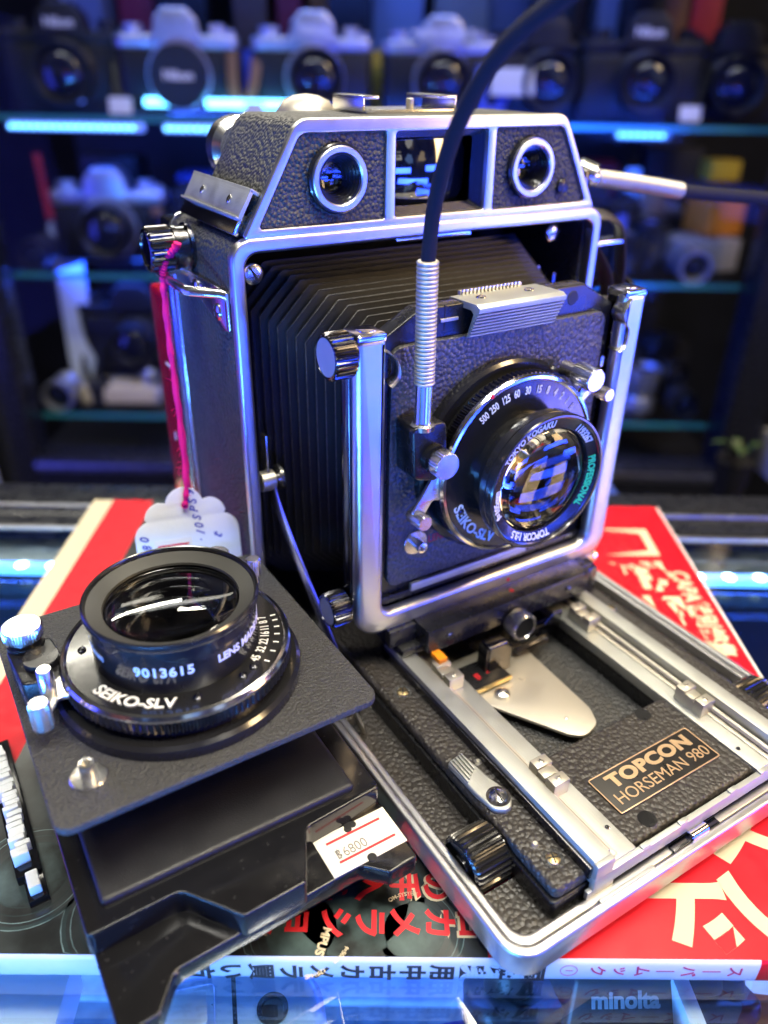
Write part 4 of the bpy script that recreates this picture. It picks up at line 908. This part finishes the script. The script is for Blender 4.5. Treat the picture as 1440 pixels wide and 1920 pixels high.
def slr(name, label, group, loc, metal, scale=1., rot=0., word=None, cap=None, lens=1.0, tele=1., ink='white'):
    CUR[0] = Vector((0, 0, 0))
    root = bpy.data.objects.new(name, None); col.objects.link(root); tag(root, label, 'camera', group)
    tm = M['silver'] if metal else M['slrblack']
    q = MB(); q.plate([rect(-7, 7, -2.1, 2.1, 1.2)], 0, 6.6, M['slrblack'], I4, .2); q.build('camera_body', root)
    q = MB(); q.plate([rect(-7, 7, -2.0, 2.0, 1.1)], 6.6, 8.0, tm, I4, .25); q.plate([rect(-7, 7, -2.0, 2.0, 1.1)], -.1, .7, tm, I4, .1); q.cyl((4.6, 0, 8), (4.6, 0, 9.1), 1.0, tm); q.cyl((-4.9, 0, 8), (-4.9, 0, 9), 1.2, tm); q.cyl((6, -.3, 8), (6, -.3, 8.6), .6, tm); tp = q.build('top_plate', root)
    q = MB(); q.plate([rpoly([(-2.9, 7.2), (2.9, 7.2), (2.3, 9.6), (1.3, 10.6), (-1.3, 10.6), (-2.3, 9.6)], .3)], -1.6, 2.6, tm, XZ, .25); pz = q.build('prism_housing', root)
    if word:
        q = MB(); q.text(word, 1.25 if ink == 'white' else 1.05, M[ink], Fr((0, -2.62, 8.7), (1, 0, 0), (0, 0, 1), (0, -1, 0)), .02, bold=.04); q.build('lettering', pz)
    T = Fr((0, -2.1, 3.9), (1, 0, 0), (0, 0, 1), (0, -1, 0))
    q = MB(); r_ = 3.1 * lens
    q.lathe([(0, 0), (r_ + .2, 0), (r_ + .2, .5), (r_, .6), (r_, 1.5 * tele), (r_ - .15, 1.6 * tele), (r_, 1.7 * tele), (r_, 3.4 * tele), (r_ - .1, 3.6 * tele), (r_ - .3, 3.6 * tele), (r_ * .72, 2.9 * tele), (0, 2.9 * tele)], M['slrblack'], T, 48)
    if metal: q.ringlathe([(r_ + .05, .1), (r_ + .35, .1), (r_ + .35, .6), (r_ + .05, .6)], M['silver'], T)
    ln = q.build('lens_barrel', root)
    q = MB()
    if cap: q.lathe([(0, 3.5 * tele), (r_ - .15, 3.5 * tele), (r_ - .2, 3.9 * tele), (0, 3.95 * tele)], M['slrblack'], T, 40); q.text(cap, 1.3, M['white'], T @ Matrix.Translation((0, .1, 3.95 * tele)), .02, bold=.05); q.build('lens_cap', ln)
    else: q.lathe([(0, 2.92 * tele)] + [(r_ * .7 * cos(i * pi / 20), (2.95 + .55 * sin(i * pi / 20)) * tele) for i in range(0, 10)] + [(0, 3.5 * tele)], M['capglass'], T, 40); q.build('front_glass', ln)
    root.location = bgp(*loc) * S; root.rotation_euler = (0, 0, -yaw + rot); root.scale = (scale,) * 3
    return root

# things lying in the counter case, seen through the glass
cc = thing('compact_camera', bgp(-3, 9, -7.2), 'pale silver blue compact camera lying under the counter glass by the film holder', 'camera')
TCC = BG @ Matrix.Translation((-3.3, 8.6, -7.2)) @ Matrix.Rotation(.22, 4, 'Z')
M['silverblue'] = mat('silver_blue_shell', (.42, .56, .72), .35, .42, rvar=.08, cvar=.06)
q = MB(); q.plate([rect(-2.9, 2.6, -5, 4.4, [1, 1, 1.5, .9], 8)], 0, 2.9, M['silverblue'], TCC, .5, 4); sh_ = q.build('shell', cc)
q = MB(); q.plate([rect(-1.9, -.3, 2.6, 3.8, .15)], 2.86, 2.96, M['silver'], TCC, .03); q.plate([rect(-1.7, -.5, 2.75, 3.65, .1)], 2.95, 2.99, M['whitecard'], TCC, .01); q.build('viewing_window', sh_)
q = MB(); q.lathe([(0, 2.85), (.42, 2.85), (.42, 2.98), (.3, 3.0), (.28, 2.92), (0, 2.92)], M['slrblack'], TCC @ Matrix.Translation((1.2, 2.8, 0)), 28); q.build('tripod_socket', sh_)
q = MB(); q.box(-2.9, 2.6, 1.6, 1.72, 2.87, 2.915, M['slrblack'], .01, TCC); q.box(.15, .27, 1.7, 4.4, 2.87, 2.915, M['slrblack'], .01, TCC); q.build('seam_groove', sh_)
c_ = slr('slr_camera', 'black camera lettered minolta lying under the counter glass below the magazine spine', None, (6.9, 10.4, -9.7), False, .6, word='minolta', ink='greycard'); c_.rotation_euler = (radians(-35), 0, -yaw + .03)
CUR[0] = Vector((0, 0, 0))
def block(name, label, cat, r, f, z, w_, d, h, mt, rot=0., tilt=0., group=None, bev=.15):
    CUR[0] = bgp(r, f, z); T = BG @ Matrix.Translation((r, f, z)) @ Matrix.Rotation(rot, 4, 'Z') @ Matrix.Rotation(tilt, 4, 'X')
    q = MB(); q.box(-w_ / 2, w_ / 2, -d / 2, d / 2, 0, h, M[mt], bev, T); o = q.build(name)
    return tag(o, label, cat, group)
block('card_box', 'white box under the counter glass in the bottom left corner', 'box', -11.6, 10.6, -6.0, 6.4, 4.6, 1.5, 'whitecard', .06)
block('card_box', 'brown box under the counter glass by the end of the spine', 'box', 10.4, 10.0, -8.5, 3.0, 6, 3, 'brown', -.1)
block('card_box', 'narrow white box standing beside the brown box under the counter glass', 'box', 8.6, 9.6, -8.0, .5, 6, 4, 'whitecard', .08)
block('card_box', 'blue box under the counter glass behind the black camera', 'box', 1.9, 11.2, -9, 3.2, 3, 2, 'bluecard', .2)
block('card_box', 'tan box glimpsed through the counter glass at the right edge', 'box', 21.5, 22.0, -4.6, 7, 6, 1.8, 'orangebox', .1)

# ------------------------------------------------------------------ display cabinet with its shelves
cb = thing('display_cabinet', bgp(0, 88, -90), 'dark framed glass display cabinet full of cameras behind the counter', 'cabinet')
q = MB()
for r_ in (-44, 41.5): q.box(r_ - 2.2, r_ + 2.2, 84, 88.5, -90, 60, M['darkrail'], .2, BG)
q.box(-41.8, 39.3, 84, 88, -28, -24, M['darkrail'], .2, BG)
q.box(-41.8, 39.3, 83.8, 84, -25.4, -24.4, M['rail'], .05, BG)
fr_ = q.build('cabinet_frame', cb)
q = MB(); q.box(-46, 44, 84.4, 128, -90, -28, M['darkwall'], .2, BG); q.build('cabinet_base', cb)
q = MB(); q.box(-46, 44, 126, 128, -28, 60, M['darkwall'], 0, BG); q.build('cabinet_back', cb)
q = MB(); q.box(-46, 44, 84.4, 128, 36, 38, M['darkrail'], .2, BG); q.build('added_light_blocker', cb)  # unseen top, added to keep ceiling light off the shelves
q = MB(); q.box(-41.8, 39.3, 86, 86.5, -24, 60, M['cabpane'], 0, BG); q.build('glass_door', cb)
SH = (32.0, 12.6, -3.2, -20.0)
for z in SH:
    q = MB(); q.box(-41.8, 39.3, 89, 125, z - .5, z, M['cabpane'], 0, BG); q.box(-41.8, 39.3, 88.8, 89, z - .5, z, M['teal2'], 0, BG); q.build('glass_shelf', cb)
q = MB()  # glowing bars stand in for LED reflections on the cabinet glass
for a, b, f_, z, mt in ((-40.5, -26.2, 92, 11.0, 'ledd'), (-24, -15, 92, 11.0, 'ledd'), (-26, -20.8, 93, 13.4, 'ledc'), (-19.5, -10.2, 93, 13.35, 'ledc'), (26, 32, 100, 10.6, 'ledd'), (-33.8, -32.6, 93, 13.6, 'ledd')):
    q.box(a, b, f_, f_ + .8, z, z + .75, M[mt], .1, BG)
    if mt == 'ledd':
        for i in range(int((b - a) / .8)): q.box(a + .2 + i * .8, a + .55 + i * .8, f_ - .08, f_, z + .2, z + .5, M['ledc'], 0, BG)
q.build('painted_led_reflection', cb)
q = MB(); q.box(-34.6, -32.9, 96, 96.5, 2.6, 6.2, M['ledw'], .1, BG); q.box(29, 30.6, 104, 104.5, 0, 7, M['ledd'], .1, BG); q.build('added_glow_block', cb)  # glowing blocks: one paints a bright reflection, one a blurred blue item
area('cabinet_led_lamp', tuple(bgp(-5, 91, 31)), tuple(bgp(-3, 103, 12)), 70, 3, .75, (.08, .19, 1.0))
area('cabinet_led_lamp', tuple(bgp(-5, 91, 12)), tuple(bgp(-3, 103, -4)), 70, 3, 1.5, (.03, .12, 1.0))
area('cabinet_led_lamp', tuple(bgp(-5, 91, -4)), tuple(bgp(-3, 103, -20)), 70, 3, 1.5, (.02, .10, 1.0))
G1 = 'SLR cameras on the upper cabinet shelf'; G2 = 'SLR cameras on the lower cabinet shelves'
z1 = SH[1]
slr('slr_camera', 'black SLR with a bare lens at the left end of the upper cabinet shelf', G1, (-34.6, 97, z1), False, .95, .12, 'Nikon')
slr('slr_camera', 'silver topped SLR with a lettered lens cap on the upper cabinet shelf', G1, (-22.8, 97, z1), True, .92, .18, None, 'Nikon', 1.05)
slr('slr_camera', 'silver topped SLR with a bare lens behind the left shoulder of the viewfinder housing', G1, (-8.6, 98, z1), True, .92, .16, 'Nikon')
slr('slr_camera', 'silver topped SLR above the middle of the viewfinder housing on the upper cabinet shelf', G1, (5.2, 98, z1), True, .90, .06, 'NIKKORMAT')
slr('slr_camera', 'black SLR behind the white price card on the upper cabinet shelf', G1, (16.4, 99, z1), False, .92, .05)
slr('slr_camera', 'black SLR lettered above its capped lens, right of the arching cable', G1, (26.6, 97, z1), False, .95, -.05, 'Nikon', None, .95)
slr('slr_camera', 'black SLR at the right end of the upper cabinet shelf', G1, (37, 99, z1), False, .9, -.1)
z2 = SH[2]
slr('slr_camera', 'silver topped SLR with an added bright reflection at the left of the middle cabinet shelf', G2, (-32.8, 98, z2), True, .95, .1)
slr('slr_camera', 'black SLR behind the left cheek of the viewfinder housing on the middle cabinet shelf', G2, (-19, 99, z2), False, .95, .1)
slr('slr_camera', 'black SLR right of the viewfinder housing on the middle cabinet shelf', G2, (23.5, 100, z2), False, .9, -.1)
z3 = SH[3]
slr('slr_camera', 'black SLR with a blue gleaming lens on the lowest shelf beside the tag yarn', G2, (-31.5, 98, z3 + 3.5), False, 1.0, .1, None, None, .8)
slr('slr_camera', 'black SLR on the lowest cabinet shelf right of the chrome standard', G2, (24.5, 100, z3), False, .9, -.2)
GB = 'boxes and cards among the cabinet cameras'
block('price_card', 'white price card hanging in front of a black SLR on the upper cabinet shelf', 'price card', 12.7, 94, 14.9, 4.6, .2, 2.6, 'whitecard', 0, -.1)
block('card_box', 'mustard yellow box between two silver SLRs on the upper cabinet shelf', 'box', -2.8, 104, z1, 3.4, 3, 6.4, 'yellow')
block('card_box', 'blue box behind the silver SLRs on the upper cabinet shelf', 'box', -15.2, 104, z1, 3.4, 3, 6.2, 'bluecard')
block('card_box', 'orange box on the middle cabinet shelf at the right', 'box', 38.6, 99, .7, 4.6, 5, 4.0, 'orangebox', .3)
block('card_box', 'yellow box above the orange box at the right of the cabinet', 'box', 38.6, 100, 6.4, 3.6, 3, 2.2, 'yellow', .1)
block('card_box', 'pale grey box under the orange box on the middle cabinet shelf', 'box', 36.8, 98, z2, 8, 6, 3.6, 'greycard', .25)
block('card_box', 'cream card lying on the lowest cabinet shelf left of the red film back edge', 'box', -33.5, 94, z3 + .1, 9, 4, 2.2, 'cream', .05)
block('plastic_bag', 'tall pale plastic sleeve leaning inside the left end of the cabinet', 'bag', -38.2, 95, z3, 3.4, 1.2, 21, 'plasticbag', .2, -.12, None, .5)
block('plastic_bag', 'bluish plastic sheet hanging outside the left side of the cabinet', 'bag', -48.2, 82, -34, 5, 1.5, 34, 'plasticbag', .3, .06, None, .6)
block('hanging_tag', 'red tag dangling at the left of the middle cabinet shelf', 'tag', -39.0, 95, 1.5, .8, .2, 7, 'redcard', 0, .1, None, .05)
GC = 'cartons behind the cabinet cameras'
for mt, lab, r_, f_, z, w_, h in (
    ('greycard', 'grey carton behind the first black SLR of the upper shelf', -37, 114, z1, 5, 12), ('redcard', 'dark red carton rising behind the first black SLR of the upper shelf', -31, 116, z1, 4.5, 16),
    ('slrblack', 'tall black carton behind the lettered lens cap', -25, 114, z1, 6, 17), ('brown', 'brown carton just beside the lettered lens cap camera', -17.5, 116, z1, 4, 15), ('redcard', 'bright red carton in the gap before the bare lens silver SLR', -13, 118, z1, 3, 18),
    ('orangebox', 'orange carton peeping above the bare lens silver SLR', -8.6, 119, z1, 3, 19), ('slrblack', 'black carton behind the bare lens silver SLR', -5, 115, z1, 5, 14), ('plasticbag', 'pale blue carton rising behind the mustard yellow box', 0.4, 118, z1, 7, 19),
    ('cream', 'cream carton behind the lettered silver SLR above the viewfinder', 8.4, 118, z1, 6.5, 15), ('greycard', 'wide grey carton above the white price card', 14.5, 119, z1, 6, 18), ('slrblack', 'black carton behind the white price card', 19.5, 115, z1, 5, 14),
    ('brown', 'brown carton before the black lettered SLR by the cable', 22.6, 119, z1, 3, 19), ('whitecard', 'slim white carton above the black lettered SLR by the cable', 26.4, 118, z1, 2.6, 19), ('slrblack', 'black carton beside the slim white carton', 30.5, 116, z1, 5, 16), ('redcard', 'red carton above the last black SLR of the upper shelf', 38.5, 116, z1, 3.5, 19), ('brown', 'dark brown carton before the last black SLR of the upper shelf', 35, 117, z1, 3, 17),
    ('slrblack', 'black carton behind the bright reflection SLR', -36, 112, z2, 7, 10), ('bluecard', 'blue carton between the bright reflection SLR and the finder cheek', -25, 112, z2, 5, 8), ('slrblack', 'black carton behind the finder cheek SLR', -14, 114, z2, 7, 9), ('brown', 'brown carton beside the cable spring sleeve', 19, 113, z2, 5, 9), ('redcard', 'dull red carton beside the chrome cable socket', 27, 114, z2, 6, 10), ('greycard', 'grey carton under the middle shelf blue glow block', 31.5, 112, z2, 4, 7), ('slrblack', 'black carton behind the orange box', 37, 114, z2, 7, 12),
    ('slrblack', 'black carton behind the blue gleaming lens SLR', -27, 112, z3, 8, 9), ('plasticbag', 'pale carton by the yarn on the lowest shelf', -22, 110, z3, 5, 8), ('bluecard', 'dark blue carton behind the chrome post on the lowest shelf', 19.5, 112, z3, 6, 8), ('slrblack', 'black carton on the lowest shelf by the dark upright', 33.5, 112, z3, 8, 9)):
    block('card_box', lab, 'box', r_, f_, z, w_, 6, h, mt, rnd.uniform(-.15, .15), 0, GC)
# clutter that breaks up the rows: straps, price cards, small lenses
for i, (r_, f_, z, w_, h, lab) in enumerate(((-28.6, 93, z1, 2.4, 1.6, 'small white price card leaning beside the lettered lens cap'), (-14.4, 92.5, z1, 2.0, 1.4, 'small white price card at the foot of the bare lens silver SLR'), (31.6, 93, z1 + .2, 2.2, 1.5, 'small white price card between the last two black SLRs'), (-25.2, 93, z2, 2.6, 1.7, 'small white price card on the middle shelf under the blue carton'), (21, 94, z2, 2.2, 1.6, 'small white price card beneath the cable socket'), (-24, 93, z3, 3, 1.8, 'small white price card on the lowest shelf by the yarn'), (29, 93.5, z3, 2.4, 1.6, 'small white price card on the lowest shelf by the dark upright'))):
    block('price_card', lab, 'price card', r_, f_, z, w_, .15, h, 'whitecard', rnd.uniform(-.3, .3), -.25, 'small price cards in the cabinet', .03)
for i, (r_, f_, z, w_, h, lab) in enumerate(((-28, 94.5, z1, 3, 5, 'looped strap hanging beside the lettered lens cap'), (-15.6, 94.5, z1, 2.6, 6, 'looped strap hanging beside the bare lens silver SLR'), (11, 95, z1, 3, 5, 'looped strap hanging by the arching cable'), (32, 95, z1, 2.4, 6.5, 'looped strap hanging between the last two black SLRs'), (-25, 95, z2, 4, 6, 'looped strap hanging from the bright reflection SLR'), (29, 96, z2, 3.5, 6, 'looped strap hanging by the pale grey box'), (-37, 95, z3 + 1, 3, 9, 'looped strap hanging by the tall plastic sleeve'))):
    CUR[0] = bgp(r_, f_, z); q = MB(); q.tube([bgp(r_ - w_ / 2, f_ + 1, z + h), bgp(r_ - w_ * .45, f_, z + h * .4), bgp(r_ - w_ * .1, f_ - .4, z + .3), bgp(r_ + w_ * .35, f_, z + h * .45), bgp(r_ + w_ * .5, f_ + 1, z + h * .9)], .1, M[('slrblack', 'brown', 'bluecard')[i % 3]], n=8, flat=tuple(FH), rfun=lambda t_: (.10, .55)); tag(q.build('camera_strap'), ('black ', 'brown ', 'blue ')[i % 3] + lab, 'camera strap')
# more lenses and bodies standing on the lower shelves
slr('slr_camera', 'small silver topped SLR beside the brown carton on the middle shelf', G2, (31.2, 103, z2), True, .75, .3)
slr('slr_camera', 'black SLR turned aside near the dark upright on the lowest shelf', G2, (34.5, 99, z3), False, .8, .5)
slr('slr_camera', 'small silver topped SLR behind the yarn on the lowest shelf', G2, (-22.5, 101, z3), True, .75, -.2)
slr('slr_camera', 'black SLR turned aside under the cable socket on the middle shelf', G2, (18.2, 104, z2), False, .8, -.4)
for i, (r_, f_, z, ra, h, mt, lab) in enumerate(((-40, 95, z2, 1.6, 5, 'slrblack', 'by the red dangling tag'), (-25.5, 96, z2, 2.2, 5.5, 'slrblack', 'between the bright reflection SLR and the finder cheek'), (-22.4, 94, z2, 1.5, 3.6, 'silver', 'in front of the blue carton'), (34, 95, z2, 1.7, 6, 'silver', 'touching the pale grey box'), (20.5, 93, z2, 1.6, 3, 'silver', 'below the cable sleeve'), (27.6, 94, z2, 2.1, 4.4, 'slrblack', 'before the dull red carton'),
        (-40, 94, z3, 1.8, 4.5, 'silver', 'in the corner by the tall plastic sleeve'), (-26, 95, z3, 2.2, 6, 'slrblack', 'right beside the blue gleaming lens SLR'), (-36, 93, z3, 1.4, 2.6, 'slrblack', 'before the cream card'), (20, 94, z3, 2, 5, 'silver', 'low behind the chrome post'), (22.5, 93, z3, 1.5, 3, 'slrblack', 'low beside the chrome post'), (32, 94, z3, 2.0, 5.5, 'silver', 'on the lowest shelf near the dark upright'), (36.5, 94, z3, 1.7, 4, 'slrblack', 'squeezed against the dark upright'))):
    CUR[0] = bgp(r_, f_, z); T = BG @ Matrix.Translation((r_, f_, z)); 
    if i % 3 == 0: T = T @ Matrix.Translation((0, 0, ra)) @ Matrix.Rotation(pi / 2, 4, 'X')
    root = bpy.data.objects.new('camera_lens', None); col.objects.link(root); root.location = CUR[0] * S
    tag(root, ('silver' if mt == 'silver' else 'black') + ' lens ' + ('lying face forward ' if i % 3 == 0 else 'standing upright ') + lab, 'lens', 'loose lenses on the lower cabinet shelves')
    q = MB(); q.lathe([(0, 0), (ra, 0), (ra, h * .3), (ra * .93, h * .34), (ra, h * .38), (ra, h * .7), (ra * 1.08, h * .74), (ra * 1.08, h), (ra * .9, h), (ra * .8, h * .88), (0, h * .88)], M[mt], T, 32); q.build('lens_barrel', root)
    q = MB(); q.lathe([(0, h * .9), (ra * .78, h * .9), (ra * .5, h * .95), (0, h * .98)], M['capglass'], T, 28); q.build('front_glass', root)
GJ = 'lens jars and caps on the middle cabinet shelf'
for i, (r_, f_, z, ra, h, mt) in enumerate(((-29.5, 94, SH[3], 1.5, 3.5, 'silver'), (26, 93, -9, 1.1, 1.0, 'silver'), (29.3, 95, SH[3], 1.8, 4, 'slrblack'), (17, 96, SH[3], 2.4, 5, 'slrblack'), (14.5, 96, SH[2], 2.2, 6, 'slrblack'), (30.5, 96, SH[2], 2.0, 5.5, 'slrblack'))):
    CUR[0] = bgp(r_, f_, z); q = MB(); q.lathe([(0, 0), (ra, 0), (ra, h * .5), (ra * .93, h * .55), (ra, h * .6), (ra * .95, h), (ra * .8, h), (ra * .6, h * .9), (0, h * .9)], M[mt], BG @ Matrix.Translation((r_, f_, z)), 28)
    o = q.build('camera_lens'); tag(o, ('silver', 'small silver', 'short black', 'wide black', 'tall black', 'slim black')[i] + ' lens standing on a cabinet shelf ' + ('left of the yarn', 'behind the chrome standard', 'near the right upright', 'behind the front standard post', 'beside the strap', 'left of the orange box')[i], 'lens')
# potted plant and a white cloth past the right end of the cabinet
pl = thing('potted_plant', bgp(28.5, 58, -12), 'small dark potted plant behind the counter rail near the cabinet upright', 'plant')
q = MB()
for i in range(7):
    a = rnd.uniform(0, 2 * pi); l_ = rnd.uniform(1.2, 2.4); b = bgp(28.6 + rnd.uniform(-.6, .6), 58, -9.6); d = Vector((cos(a), sin(a), .5)) * l_
    q.tube([b, b + d * .5 + Vector((0, 0, .7)), b + d], .3, M['leaf'], n=8, sub=5, flat=(0, 0, 1), rfun=lambda t_: (.03, .04 + .35 * sin(pi * min(1, t_ + .05))))
q.build('leaves', pl); q = MB(); q.lathe([(0, -4), (1.1, -4), (1.5, -.5), (0, -.5)], M['slrblack'], Matrix.Translation(bgp(28.6, 58, -9.4)), 24); q.build('pot', pl)
block('card_box', 'white box past the right end of the cabinet', 'box', 46.2, 84, -24, 3, 4, 5, 'greycard', .1)
block('card_box', 'bright blue box on the counter side behind the right of the chrome standard', 'box', 13.6, 50, -11.5, 5, 4, 3.4, 'bluecard', .1)
block('shop_stool', 'dark grey stool seat behind the counter at the left', 'stool', -11, 62, -25, 24, 14, 3, 'greycard', .1, 0, None, 1.2)
